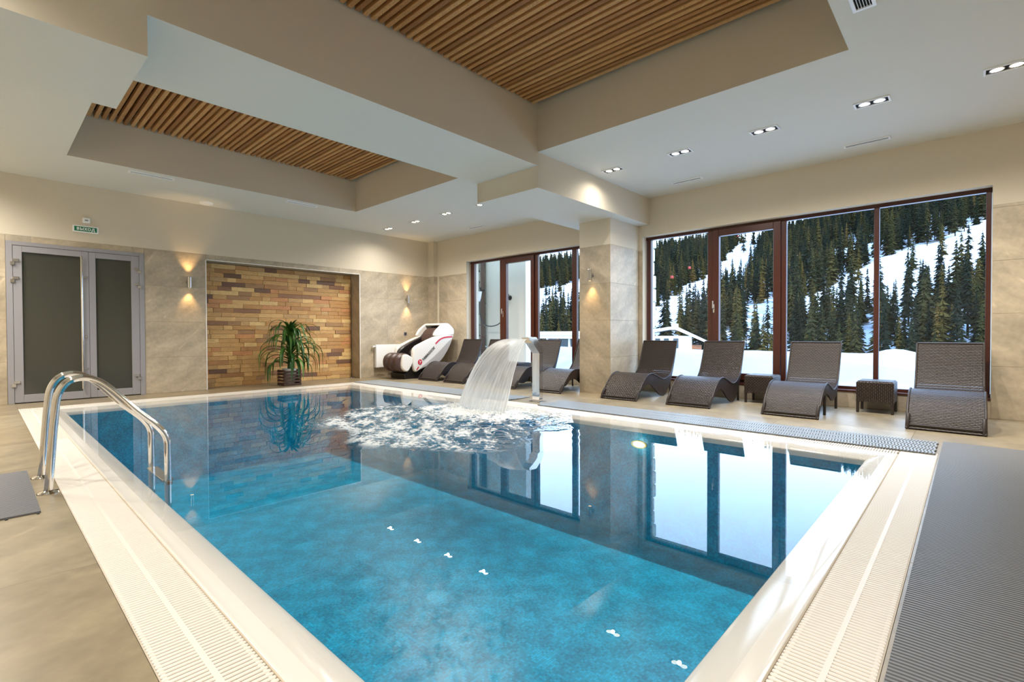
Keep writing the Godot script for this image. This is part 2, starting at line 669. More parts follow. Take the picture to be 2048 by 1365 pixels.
func room() -> void:
	var f := structure("floor", "large beige stone floor tiles round the pool")
	var st := st_new()
	for b in [[XL, -10.62, 0.34, ZN], [5.36, -10.62, 8.35, ZN], [0.34, -10.62, 5.36, -9.435], [0.34, -0.186, 5.36, ZN]]:
		box(st, Vector3(b[0], -0.3, b[1]), Vector3(b[2], -0.004, b[3]))
	part(f, "slab", st.commit(), M.grout)
	for r in [Rect2(XL, ZB, 0.34 - XL, ZN - ZB), Rect2(5.36, ZB, XW - 5.36, ZN - ZB), Rect2(0.34, ZB, 5.02, 0.765), Rect2(0.34, -0.186, 5.02, ZN + 0.186), Rect2(2.82, -10.6, 3.07, 0.4)]:
		tile_rect(f, "floor", r, Vector2(0.34, -0.4), Vector2(1.2, 1.2), on_floor, 0.01)

	# back wall with the wood niche and the door
	var back := structure("wall_back", "cream wall above beige stone tiles with a deep niche")
	put_box(back, "plaster", Vector3(XL, HS, ZB - 0.3), Vector3(8.35, 4.3, ZB), M.cream)
	st = st_new()
	for b in [[XL, 0.0, 0.265, HS], [0.265, 2.375, 1.895, HS], [1.895, 0.0, 2.803, HS], [2.803, 2.365, 5.911, HS], [5.911, 0.0, 8.35, HS]]:
		box(st, Vector3(b[0], b[1], ZB - 0.3), Vector3(b[2], b[3], ZB - 0.012))
	box(st, Vector3(XL, 0, ZB - 0.5), Vector3(2.803, HS, ZB - 0.3))
	box(st, Vector3(5.911, 0, ZB - 0.6), Vector3(8.35, HS, ZB - 0.3))
	box(st, Vector3(2.7, 0, ZB - 0.6), Vector3(6.0, HS, ZB - 0.405))
	box(st, Vector3(2.7, 2.365, ZB - 0.45), Vector3(6.0, HS, ZB - 0.25))
	part(back, "masonry", st.commit(), M.grout)
	var face := func(c: Vector2, s: Vector2, t: float) -> Array: return [Vector3(c.x, c.y, ZB - t / 2), Vector3(s.x, s.y, t)]
	for r in [Rect2(XL, 0, 0.265 - XL, HS), Rect2(0.265, 2.375, 1.63, HS - 2.375), Rect2(1.895, 0, 0.922, HS), Rect2(2.817, 2.37, 3.08, HS - 2.37), Rect2(5.897, 0, XW - 5.897, HS)]:
		tile_rect(back, "stone", r, Vector2(0.53, 0.0), Vector2(1.22, 0.615), face, 0.012)
	# sides of the niche
	for x in [2.817, 5.897]:
		var side := func(c: Vector2, s: Vector2, t: float) -> Array: return [Vector3(x + (-t / 2 if x < 3 else t / 2), c.y, c.x), Vector3(t, s.y, s.x)]
		tile_rect(back, "stone", Rect2(ZB - 0.4, 0, 0.388, 2.365), Vector2(-20, 0), Vector2(20, 0.615), side, 0.012)
	var tr := structure("trim_1", "thin white metal edging round the wooden niche")
	put_box(tr, "edging", Vector3(2.807, 0, ZB - 0.02), Vector3(2.819, 2.375, ZB + 0.004), M.white_gloss)
	put_box(tr, "edging", Vector3(5.895, 0, ZB - 0.02), Vector3(5.907, 2.375, ZB + 0.004), M.white_gloss)
	put_box(tr, "edging", Vector3(2.807, 2.363, ZB - 0.02), Vector3(5.907, 2.375, ZB + 0.004), M.white_gloss)

	# window wall
	var wr := structure("wall_right", "cream window wall with beige stone cladding")
	st = st_new()
	for b in [[-10.5, 0.0, -8.86, 4.3], [-8.86, 2.735, -4.93, 4.3], [-8.86, 0.0, -4.93, 0.225], [-4.93, 0.0, -4.235, 4.3], [-4.235, 2.70, 0.18, 4.3], [-4.235, 0.0, 0.18, 0.225], [0.18, 0.0, ZN, 4.3]]:
		box(st, Vector3(XW + 0.012, b[1], b[0]), Vector3(8.35, b[3], b[2]))
	part(wr, "masonry", st.commit(), M.cream)
	st = st_new()
	for b in [[-10.2, HS, -8.86, 3.36], [-8.86, 2.735, -4.93, 3.36], [-4.93, HS, -4.235, 3.36], [-4.235, 2.70, 0.18, 3.36], [0.18, HS, ZN, 3.36]]:
		box(st, Vector3(XW, b[1], b[0]), Vector3(XW + 0.02, b[3], b[2]))
	part(wr, "plaster", st.commit(), M.cream)
	var wface := func(c: Vector2, s: Vector2, t: float) -> Array: return [Vector3(XW + t / 2, c.y, c.x), Vector3(t, s.y, s.x)]
	for r in [Rect2(-9.9, 0, 1.04, HS), Rect2(-8.86, 0, 3.93, 0.225), Rect2(-4.235, 0, 4.415, 0.225), Rect2(0.18, 0, ZN - 0.18, HS), Rect2(-4.31, 0.0, 0.075, HS)]:
		tile_rect(wr, "stone", r, Vector2(0.18, 0.0), Vector2(1.22, 0.608), wface, 0.012)
	# box in the far corner
	st = st_new()
	box(st, Vector3(7.84, 0, ZB), Vector3(XW + 0.02, HC, -9.98))
	part(wr, "pipe_casing", st.commit(), M.stone_1)
	put_box(wr, "pipe_casing_top", Vector3(7.838, HS, ZB), Vector3(XW + 0.02, HC, -9.978), M.cream)

	# the column between the windows
	var col := structure("column", "square column clad with beige stone tiles up to cream plaster")
	put_box(col, "core", Vector3(7.022, 0, -4.908), Vector3(XW + 0.02, 2.9, -4.322), M.grout)
	put_box(col, "plaster", Vector3(7.01, HS, -4.92), Vector3(XW + 0.02, 2.895, -4.31), M.cream)
	var cf := func(c: Vector2, s: Vector2, t: float) -> Array: return [Vector3(7.01 + t / 2, c.y, c.x), Vector3(t, s.y, s.x)]
	tile_rect(col, "stone", Rect2(-4.92, 0, 0.61, HS), Vector2(-20, 0), Vector2(20, 0.612), cf, 0.012)
	for z in [-4.92, -4.31]:
		var cs := func(c: Vector2, s: Vector2, t: float) -> Array: return [Vector3(c.x, c.y, z + (t / 2 if z < -4.5 else -t / 2)), Vector3(s.x, s.y, t)]
		tile_rect(col, "stone", Rect2(7.01, 0, XW - 7.01, HS), Vector2(-20, 0), Vector2(40, 0.612), cs, 0.012)

	# walls the camera has at its side and back
	var wl := structure("wall_left", "cream wall on the ladder side")
	put_box(wl, "plaster", Vector3(XL - 0.3, 0, -10.7), Vector3(XL, 4.3, ZN + 0.3), M.cream)
	var wn := structure("wall_near", "cream wall behind the grey mat")
	put_box(wn, "plaster", Vector3(XL, 0, ZN), Vector3(8.35, 4.3, ZN + 0.3), M.cream)


func ceiling() -> void:
	var c := structure("ceiling", "white ceiling with two deep coffers and a broad beam")
	var top := 4.3
	for b in [["ceiling_strip", XL, HC, ZB, 0.8, ZN], ["ceiling_strip", 4.93, HC, ZB, 8.0, ZN], ["ceiling_strip", 0.8, HC, ZB, 4.93, -8.65], ["ceiling_strip", 0.8, HC, -0.756, 4.93, ZN], ["beam", 0.8, 3.175, -5.25, 4.93, -4.11]]:
		part(c, b[0], soffit_mesh(Vector3(b[1], b[2], b[3]), Vector3(b[4], top, b[5])), null)
	for b in [[XL, 0.8], [4.93, XW + 0.01]]:
		part(c, "beam_end", soffit_mesh(Vector3(b[0], 2.893, -5.25), Vector3(b[1], HC + 0.001, -4.11)), null)
	put_box(c, "roof_slab", Vector3(XL - 0.3, top, -10.8), Vector3(8.6, top + 0.3, ZN + 0.3), M.white_paint)
	var i := 0
	for z in [[-4.11, -0.756], [-8.65, -5.25]]:
		var p := thing("slat_panel", ["brown wooden slat panel in the ceiling coffer above the ladder and pool", "brown wooden slat panel in the coffer beyond the broad ceiling beam"][i], "slat panel", Vector3(0, 0, 0), "wooden slat panels in the ceiling coffers")
		put_box(p, "backing", Vector3(0.81, 4.03, z[0] + 0.01), Vector3(4.92, 4.08, z[1] - 0.01), M.black)
		var n := 51
		var m := box_mesh(Vector3(0.046, 0.06, z[1] - z[0] - 0.06), 0.003)
		for k in n:
			part(p, "slat", m, M["slat_%d" % ((k * 7 + k / 3) % 4)], Vector3(0.86 + k * 0.0786, 3.945 + 0.003 * ((k * 5) % 3), (z[0] + z[1]) / 2 + rng.randf_range(-0.008, 0.008)))
		# battens that carry the slats
		for k in 4:
			put_box(p, "batten", Vector3(0.82, 3.975, z[0] + 0.4 + k * 0.85), Vector3(4.91, 4.03, z[0] + 0.45 + k * 0.85), M.black)
		i += 1


func windows() -> void:
	var x0 := 8.08
	var x1 := 8.15
	# the window beside the column and the near lounger group
	var w := structure("window_1", "tall four-pane window with a dark red wooden frame and a door sash")
	window_frame(w, x0, x1, -4.235, 0.18, 0.225, 2.70, [[-4.22, -4.145], [-3.144, -3.063], [-2.056, -1.99], [-0.945, -0.888], [0.128, 0.175]])
	sash(w, -3.063, -2.056, 0.27, 2.66, x0 - 0.025, x1 - 0.01)
	handle(w, -3.03, 1.40, x0 - 0.03)
	for p in [[-4.145, -3.144], [-1.99, -0.945], [-0.888, 0.128]]:
		put_box(w, "pane", Vector3(8.118, 0.27, p[0]), Vector3(8.124, 2.66, p[1]), M.glass)
	put_box(w, "sill", Vector3(XW - 0.01, 0.205, -4.235), Vector3(8.09, 0.232, 0.18), M.frame_wood, 0.003)
	var v := structure("window_2", "window with a dark red frame and a door sash behind the water fountain")
	window_frame(v, x0, x1, -8.86, -4.93, 0.225, 2.735, [[-8.847, -8.725], [-7.87, -7.759], [-6.825, -6.742], [-5.858, -5.742], [-5.0, -4.935]])
	sash(v, -7.759, -6.825, 0.27, 2.69, x0 - 0.025, x1 - 0.01)
	handle(v, -7.735, 1.45, x0 - 0.03)
	for p in [[-8.725, -7.87], [-6.742, -5.858], [-5.742, -5.0]]:
		put_box(v, "pane", Vector3(8.118, 0.27, p[0]), Vector3(8.124, 2.69, p[1]), M.glass)
	put_box(v, "sill", Vector3(XW - 0.01, 0.205, -8.86), Vector3(8.09, 0.232, -4.93), M.frame_wood, 0.003)


func window_frame(w: Node, x0: float, x1: float, z0: float, z1: float, y0: float, y1: float, posts: Array) -> void:
	put_box(w, "head_rail", Vector3(x0, y1 - 0.05, z0), Vector3(x1, y1, z1), M.frame_wood, 0.004)
	put_box(w, "bottom_rail", Vector3(x0, y0, z0), Vector3(x1, y0 + 0.045, z1), M.frame_wood, 0.004)
	for p in posts:
		put_box(w, "mullion", Vector3(x0, y0 + 0.045, p[0]), Vector3(x1, y1 - 0.05, p[1]), M.frame_wood, 0.004)


func sash(w: Node, z0: float, z1: float, y0: float, y1: float, x0: float, x1: float) -> void:
	var b := 0.105
	var s := Node3D.new()
	s.name = "door_sash"
	w.add_child(s, true)
	put_box(s, "stile", Vector3(x0, y0, z0 + 0.004), Vector3(x1, y1, z0 + b), M.frame_wood, 0.005)
	put_box(s, "stile", Vector3(x0, y0, z1 - b), Vector3(x1, y1, z1 - 0.004), M.frame_wood, 0.005)
	put_box(s, "top_rail", Vector3(x0, y1 - b, z0 + b), Vector3(x1, y1, z1 - b), M.frame_wood, 0.005)
	put_box(s, "lower_rail", Vector3(x0, y0, z0 + b), Vector3(x1, y0 + b, z1 - b), M.frame_wood, 0.005)
	put_box(s, "pane", Vector3(8.1, y0 + b, z0 + b), Vector3(8.106, y1 - b, z1 - b), M.glass)


func handle(w: Node, z: float, y: float, x: float) -> void:
	var st := st_new()
	cbox(st, Vector3(x - 0.012, y - 0.07, z - 0.012), Vector3(x + 0.01, y + 0.07, z + 0.012), 0.004)
	tube(st, [Vector3(x, y, z), Vector3(x - 0.045, y, z), Vector3(x - 0.055, y + 0.01, z), Vector3(x - 0.055, y + 0.12, z)], 0.009, 8)
	part(w, "handle", st.commit(), M.satin_steel)


func doors() -> void:
	var d := structure("door_1", "grey aluminium double door with dark glass under the exit sign")
	var z := ZB
	var al: Material = M.aluminium
	for b in [[0.267, 0.0, 0.335, 2.375], [1.828, 0.0, 1.894, 2.375], [0.335, 2.318, 1.828, 2.375]]:
		put_box(d, "frame", Vector3(b[0], b[1], z - 0.08), Vector3(b[2], b[3], z + 0.012), al, 0.002)
	var leaf := func(x0: float, x1: float, gx0: float, gx1: float) -> Node3D:
		var l := Node3D.new()
		l.name = "leaf"
		d.add_child(l, true)
		put_box(l, "stile", Vector3(x0, 0.012, z - 0.06), Vector3(gx0, 2.314, z + 0.006), al, 0.003)
		put_box(l, "stile", Vector3(gx1, 0.012, z - 0.06), Vector3(x1, 2.314, z + 0.006), al, 0.003)
		put_box(l, "rail", Vector3(gx0, 2.225, z - 0.06), Vector3(gx1, 2.314, z + 0.006), al, 0.003)
		put_box(l, "rail", Vector3(gx0, 0.012, z - 0.06), Vector3(gx1, 0.125, z + 0.006), al, 0.003)
		put_box(l, "pane", Vector3(gx0, 0.125, z - 0.04), Vector3(gx1, 2.225, z - 0.028), M.dark_glass)
		return l
	var l1: Node3D = leaf.call(0.338, 1.18, 0.434, 1.095)
	var l2: Node3D = leaf.call(1.184, 1.825, 1.266, 1.72)
	var st := st_new()
	tube(st, [Vector3(1.09, 0.165, z + 0.06), Vector3(1.09, 2.23, z + 0.06)], 0.016, 14)
	part(l1, "pull_bar", st.commit(), M.chrome)
	for y in [1.911, 0.475]:
		st = st_new()
		cbox(st, Vector3(1.085, y - 0.014, z + 0.0), Vector3(1.165, y + 0.014, z + 0.022), 0.004)
		cbox(st, Vector3(1.078, y - 0.014, z + 0.0), Vector3(1.102, y + 0.014, z + 0.06), 0.004)
		part(l1, "bar_bracket", st.commit(), M.satin_steel)
	part(l1, "lock", lathe_mesh([Vector2(0, 0.012), Vector2(0.016, 0.012), Vector2(0.02, 0)], 16), M.satin_steel, Vector3(1.138, 0.976, z + 0.006), Vector3(PI / 2, 0, 0))
	for h in [[0.334, 2.072], [0.331, 1.815], [0.33, 0.29], [1.831, 2.071], [1.831, 1.822], [1.815, 0.302]]:
		st = st_new()
		var sgn := 1.0 if h[0] < 1 else -1.0
		cbox(st, Vector3(minf(h[0], h[0] + 0.07 * sgn), h[1] + 0.005, z + 0.006), Vector3(maxf(h[0], h[0] + 0.07 * sgn), h[1] + 0.045, z + 0.03), 0.004)
		cbox(st, Vector3(h[0] - 0.025, h[1] - 0.045, z + 0.012), Vector3(h[0] + 0.025, h[1] + 0.005, z + 0.036), 0.004)
		part(d, "hinge", st.commit(), M.satin_steel)


# ---------------------------------------------------------------- pool

const PX0 := 0.34
const PX1 := 5.36
const PZ0 := -9.435
const PZ1 := -0.186

func ring_normal(prof: Array, i: int, soft: bool) -> Vector2:
	var a: Vector2 = prof[maxi(i - 1, 0)]
	var b: Vector2 = prof[mini(i + 1, prof.size() - 1)]
	return Vector2(a.y - b.y, b.x - a.x).normalized()


func ring(st: SurfaceTool, prof: Array, soft := false) -> void:
	# prof: (distance in from the outer edge, height); one band round the pool per step, mitred
	for i in prof.size() - 1:
		var a: Vector2 = prof[i]
		var b: Vector2 = prof[i + 1]
		var pa := [Vector3(PX0 + a.x, a.y, PZ0 + a.x), Vector3(PX1 - a.x, a.y, PZ0 + a.x), Vector3(PX1 - a.x, a.y, PZ1 - a.x), Vector3(PX0 + a.x, a.y, PZ1 - a.x)]
		var pb := [Vector3(PX0 + b.x, b.y, PZ0 + b.x), Vector3(PX1 - b.x, b.y, PZ0 + b.x), Vector3(PX1 - b.x, b.y, PZ1 - b.x), Vector3(PX0 + b.x, b.y, PZ1 - b.x)]
		var na := ring_normal(prof, i, soft)
		var nb := ring_normal(prof, i + 1, soft)
		if not soft:
			na = Vector2(a.y - b.y, b.x - a.x).normalized()
			nb = na
		for k in 4:
			var k2 := (k + 1) % 4
			var inward: Vector3 = [Vector3(0, 0, 1), Vector3(-1, 0, 0), Vector3(0, 0, -1), Vector3(1, 0, 0)][k]
			var n1 := inward * na.x + Vector3.UP * na.y
			var n2 := inward * nb.x + Vector3.UP * nb.y
			smooth_quad(st, [pa[k], n1], [pb[k], n2], [pb[k2], n2], [pa[k2], n1])


func pool() -> void:
	var p := structure("pool_basin", "blue mosaic pool basin with a white overflow rim")
	var st := st_new()
	ring(st, [Vector2(0.0, 0.0), Vector2(0.004, 0.0), Vector2(0.005, -0.07), Vector2(0.238, -0.07), Vector2(0.239, 0.002), Vector2(0.243, 0.004)])
	part(p, "gutter", st.commit(), M.gutter)
	st = st_new()
	var prof := [Vector2(0.242, 0.0), Vector2(0.246, 0.004), Vector2(0.256, 0.004), Vector2(0.262, 0.0)]
	for k in 9:
		var t := (k + 1) / 9.0
		prof.append(Vector2(0.262 + 0.168 * t, -0.034 * t * t - 0.006 * t))
	prof.append_array([Vector2(0.437, -0.048), Vector2(0.440, -0.062), Vector2(0.440, -0.09)])
	ring(st, prof, true)
	var rim := part(p, "rim", smoothed(st), M.rim_white)
	rim.set_meta("label", "glossy white sloping overflow rim")
	st = st_new()
	ring(st, [Vector2(0.440, -0.09), Vector2(0.442, -1.25)])
	var x0 := PX0 + 0.442
	var x1 := PX1 - 0.442
	var z0 := PZ0 + 0.442
	var z1 := PZ1 - 0.442
	quad(st, Vector3(x0, -1.25, z1), Vector3(x1, -1.25, z1), Vector3(x1, -1.25, z0), Vector3(x0, -1.25, z0))
	part(p, "mosaic", st.commit(), M.mosaic)
	water()
	# underwater lamp in the wall on the window side
	var l := thing("pool_lamp", "round white underwater lamp in the pool wall below the loungers", "pool lamp", Vector3(x1, -0.22, -2.66))
	var lens := part(l, "lens", lathe_mesh([Vector2(0, 0.02), Vector2(0.06, 0.016), Vector2(0.075, 0.0)], 24), M.pool_lamp, Vector3(-0.004, 0, 0), Vector3(0, 0, PI / 2))
	lens.scale = Vector3(0.45, 1, 1)
	var lring := part(l, "ring", lathe_mesh([Vector2(0.075, 0.012), Vector2(0.092, 0.010), Vector2(0.097, 0.0)], 24), M.pool_lamp_ring, Vector3(-0.002, 0, 0), Vector3(0, 0, PI / 2))
	lring.scale = Vector3(0.45, 1, 1)
	var ol := OmniLight3D.new()
	ol.name = "pool_lamp_light"
	ol.light_energy = 0.02
	ol.light_color = Color(1, 0.97, 0.88)
	ol.light_size = 0.06
	ol.shadow_enabled = true
	ol.omni_range = 20
	l.add_child(ol)
	ol.position = Vector3(-0.09, 0, 0)


func smoothed(st: SurfaceTool) -> ArrayMesh:
	return st.commit()


const NOZZLE := Vector3(5.32, 0.925, -4.68)
const FALL_MID := 200.0
const FALL_HALF := 44.0
const REACH := 1.0

var wave_noise: FastNoiseLite
var wave_fine: FastNoiseLite

func splash_env(x: float, z: float) -> float:
	# 1 in the broken water in front of the fall, 0 on the calm pool
	var c := Vector2(3.72, -4.45)
	var d := Vector2((x - c.x) / 1.45, (z - c.y) / 1.5)
	var ang := atan2(d.y, d.x)
	var wob := 0.10 * sin(ang * 3.0 + 1.0) + 0.06 * sin(ang * 7.0)
	return clampf((1.04 + wob - d.length()) / 0.35, 0.0, 1.0)


func impact_distance(x: float, z: float) -> float:
	# distance to the arc on which the sheet of water meets the pool
	var v := Vector2(x - NOZZLE.x, z - NOZZLE.z)
	var a := fposmod(rad_to_deg(atan2(v.y, v.x)), 360.0)
	var a2 := clampf(a, FALL_MID - FALL_HALF, FALL_MID + FALL_HALF)
	var q := Vector2(cos(deg_to_rad(a2)), sin(deg_to_rad(a2))) * REACH
	return (v - q).length()


func water_height(x: float, z: float) -> float:
	var e := splash_env(x, z)
	var di := impact_distance(x, z)
	var h := 0.0
	if e > 0.0:
		h += e * 0.012 * wave_noise.get_noise_2d(x, z)
		h += e * 0.006 * wave_fine.get_noise_2d(x, z)
		h += e * 0.006 * sin(di * 42.0 + 4.0 * wave_noise.get_noise_2d(x * 0.7, z * 0.7)) * clampf(1.6 - di, 0.0, 1.0)
		h += 0.03 * exp(-pow(di / 0.09, 2.0)) * (0.5 + wave_fine.get_noise_2d(x * 1.3, z * 1.3))
	# slight swell that dies away from the splash
	h += 0.0006 * sin(di * 26.0) * exp(-maxf(di - 1.2, 0.0) * 2.0) * clampf(di - 0.6, 0.0, 1.0)
	return h


func grid(st: SurfaceTool, xs: Array, zs: Array, f: Callable, color = null) -> void:
	var e := 0.004
	var rows := []
	for z in zs:
		var row := []
		for x in xs:
			var h: float = f.call(x, z)
			var n := Vector3(f.call(x - e, z) - f.call(x + e, z), 2 * e, f.call(x, z - e) - f.call(x, z + e)).normalized()
			row.append([Vector3(x, h, z), n, color.call(x, z) if color else Color.WHITE])
		rows.append(row)
	for j in zs.size() - 1:
		for i in xs.size() - 1:
			var q := [rows[j + 1][i], rows[j + 1][i + 1], rows[j][i + 1], rows[j][i]]
			if color and q[0][2].a + q[1][2].a + q[2][2].a + q[3][2].a < 0.02: continue
			for k in [0, 2, 1, 0, 3, 2]:
				st.set_normal(q[k][1])
				if color: st.set_color(q[k][2])
				st.add_vertex(q[k][0])


func steps(a: float, b: float, step: float) -> Array:
	var n := int(ceilf((b - a) / step))
	var out := []
	for i in n + 1: out.append(lerpf(a, b, float(i) / n))
	return out


func water() -> void:
	wave_noise = FastNoiseLite.new()
	wave_noise.seed = 4
	wave_noise.frequency = 3.2
	wave_noise.fractal_octaves = 2
	wave_fine = FastNoiseLite.new()
	wave_fine.seed = 9
	wave_fine.frequency = 11.0
	wave_fine.fractal_octaves = 2
	var y0 := -0.006
	var f := func(x: float, z: float) -> float: return y0 + water_height(x, z)
	var a := PX0 + 0.262
	var b := PX1 - 0.262
	var c := PZ0 + 0.262
	var d := PZ1 - 0.262
	var st := st_new()
	var xs := steps(a, 1.9, 0.3) + steps(1.92, b - 0.02, 0.02) + [b]
	var zs := steps(c, -6.4, 0.3) + steps(-6.38, -2.6, 0.02) + steps(-2.58, d, 0.3)
	grid(st, xs, zs, f)
	var w := single("pool_water", "clear blue pool water rippling out from the fountain splash", "water", st.commit(), M.water)
	w.set_meta("kind", "stuff")
	# foam
	var lace := FastNoiseLite.new()
	lace.seed = 15
	lace.frequency = 2.6
	lace.fractal_octaves = 5
	lace.fractal_type = FastNoiseLite.FRACTAL_FBM
	var fine := FastNoiseLite.new()
	fine.seed = 16
	fine.frequency = 14.0
	fine.fractal_octaves = 3
	var foam_color := func(x: float, z: float) -> Color:
		var e := splash_env(x, z)
		if e <= 0.0: return Color(1, 1, 1, 0)
		var di := impact_distance(x, z)
		# most foam in front of the fall, and bubbles on the far side of the pool
		var bias := 0.75 * exp(-pow(di / 0.42, 2.0)) + 0.26 * clampf((4.0 - x) / 0.8, 0.0, 1.0) * clampf((-3.3 - z) / 0.5, 0.0, 1.0) - 0.02
		var l := 0.5 + 0.75 * lace.get_noise_2d((x + z) * 1.1, (x - z) * 0.6) + 0.55 * fine.get_noise_2d(x, z) + 0.3 * fine.get_noise_2d(x * 2.7 + 9.0, z * 2.7)
		var t := clampf((l + bias - 0.55) / 0.42, 0.0, 1.0)
		return Color(0.92, 0.95, 0.96, t * 0.92 * smoothstep(0.0, 0.5, e))
	st = st_new()
	var g := func(x: float, z: float) -> float: return y0 + 0.003 + water_height(x, z) + 0.004 * fine.get_noise_2d(x, z)
	grid(st, steps(2.1, 4.93, 0.014), steps(-6.1, -2.85, 0.016), g, foam_color)
	var fm := single("foam", "white foam spread over the water in front of the fountain", "foam", st.commit(), M.foam)
	fm.set_meta("kind", "stuff")


# ---------------------------------------------------------------- grates and mats

func grate(label: String, along_z: bool, edge: float, dir: float, a: float, b: float, near_first: bool, singles: int) -> void:
	# edge: outer edge of the strip; dir: towards the pool; a..b: run
	var g := thing("overflow_grate", label, "grate", Vector3.ZERO, "white overflow grates round the pool")
	var w := 0.236
	var pitch := 0.02
	var mid := edge + dir * (0.003 + w / 2)
	var n := int(floorf((b - a) / pitch))
	var slat := box_mesh(Vector3(w, 0.018, 0.0135) if along_z else Vector3(0.0135, 0.018, w), 0.0025)
	var rest := st_new()
	var used := 0
	for k in n:
		var kk := (n - 1 - k) if near_first else k
		var t := a + pitch * (kk + 0.5)
		var at := Vector3(mid, -0.008, t) if along_z else Vector3(t, -0.008, mid)
		if used < singles:
			part(g, "slat", slat, M.white_plastic, at)
			used += 1
		else:
			var h := Vector3(w, 0.018, 0.0135) / 2 if along_z else Vector3(0.0135, 0.018, w) / 2
			box(rest, at - h, at + h)
	if n > singles:
		var o := part(g, "slats", rest.commit(), M.white_plastic)
		o.set_meta("kind", "stuff")
	# ribs that hold the slats together
	for off in [0.012, w / 2, w - 0.012]:
		var p: float = edge + dir * (0.003 + off)
		var hw := 0.009 if absf(off - w / 2) < 0.01 else 0.006
		var va := Vector3(p - hw, -0.015, a) if along_z else Vector3(a, -0.015, p - hw)
		var vb := Vector3(p + hw, 0.0012 if absf(off - w / 2) < 0.01 else -0.002, b) if along_z else Vector3(b, 0.0012 if absf(off - w / 2) < 0.01 else -0.002, p + hw)
		put_box(g, "rib", va, vb, M.white_plastic, 0.001)


# a roll mat of wavy bars on thin carriers; the roll runs along z or x
func roll_mat(label: String, along_z: bool, a: float, b: float, c0: float, c1: float, pitch: float, amp: float, period: float, lift := 0.0, tone := "mat_grey") -> void:
	var m := thing("roll_mat", label, "mat", Vector3.ZERO, "grey plastic roll mats beside the pool")
	var w := c1 - c0
	var hw := pitch * (0.45 if lift == 0.0 else 0.40)
	var top := 0.0125
	var st := st_new()
	var seg := maxi(8, int(w / period * 8))
	for i in seg:
		var t0 := float(i) / seg
		var t1 := float(i + 1) / seg
		var o0 := amp * sin(t0 * w / period * TAU)
		var o1 := amp * sin(t1 * w / period * TAU)
		var u0 := -w / 2 + w * t0
		var u1 := -w / 2 + w * t1
		# cross-section: lower edge, bevel, top, bevel, lower edge
		var sec := [Vector2(-hw, 0.002), Vector2(-hw, top - 0.003), Vector2(-hw * 0.55, top), Vector2(hw * 0.55, top), Vector2(hw, top - 0.003), Vector2(hw, 0.002)]
		for k in sec.size() - 1:
			var p: Vector2 = sec[k]
			var q: Vector2 = sec[k + 1]
			quad(st, Vector3(u0, p.y, o0 + p.x), Vector3(u0, q.y, o0 + q.x), Vector3(u1, q.y, o1 + q.x), Vector3(u1, p.y, o1 + p.x)) if false else quad(st, Vector3(u1, p.y, o1 + p.x), Vector3(u1, q.y, o1 + q.x), Vector3(u0, q.y, o0 + q.x), Vector3(u0, p.y, o0 + p.x))
	for s in [-1, 1]:
		var o: float = amp * sin((0.0 if s < 0 else 1.0) * w / period * TAU)
		quad(st, Vector3(s * w / 2, 0.002, o - hw * s), Vector3(s * w / 2, top, o - hw * s * 0.6), Vector3(s * w / 2, top, o + hw * s * 0.6), Vector3(s * w / 2, 0.002, o + hw * s))
	var bar := st.commit()
	var n := int((b - a) / pitch)
	for k in n:
		var t := a + pitch * (k + 0.5)
		var at := Vector3((c0 + c1) / 2, lift, t) if along_z else Vector3(t, lift, (c0 + c1) / 2)
		part(m, "bar", bar, M[tone], at, Vector3.ZERO if along_z else Vector3(0, PI / 2, 0))
	var nb := maxi(3, int(w / 0.12))
	for k in nb + 1:
		var u := c0 + 0.012 + (w - 0.024) * k / nb
		var va := Vector3(u - 0.006, lift + 0.0005, a) if along_z else Vector3(a, lift + 0.0005, u - 0.006)
		var vb := Vector3(u + 0.006, lift + 0.006, b) if along_z else Vector3(b, lift + 0.006, u + 0.006)
		put_box(m, "carrier", va, vb, M.mat_base)


func grates_and_mats() -> void:
	grate("white slotted overflow grate along the ladder side of the pool", true, PX0, 1.0, PZ0 + 0.24, PZ1 - 0.24, true, 300)
	grate("white slotted overflow grate between the pool and the wide grey mat", false, PZ1, -1.0, PX0, PX1, false, 251)
	grate("white slotted overflow grate half covered by mats on the lounger side", true, PX1, -1.0, PZ0 + 0.24, PZ1 - 0.24, true, 300)
	grate("thin white slotted overflow grate in front of the wooden niche", false, PZ0, 1.0, PX0, PX1, false, 0)
	roll_mat("wide grey ribbed roll mat lying on the floor at the pool end", false, 0.9, 5.95, -0.172, 0.83, 0.0195, 0.0025, 0.30)
	roll_mat("narrow grey wavy roll mat in front of the loungers by the large window", true, -4.41, -0.2, 5.27, 5.86, 0.0235, 0.007, 0.17, 0.003, "mat_window_sheen")
	roll_mat("narrow grey roll mat running from the fountain to the massage chair", true, -9.41, -5.06, 5.29, 5.86, 0.0235, 0.007, 0.17, 0.003, "mat_window_sheen")
	roll_mat("small grey ribbed mat on the floor beside the ladder", true, -5.06, -3.81, -0.55, 0.222, 0.030, 0.001, 0.4)


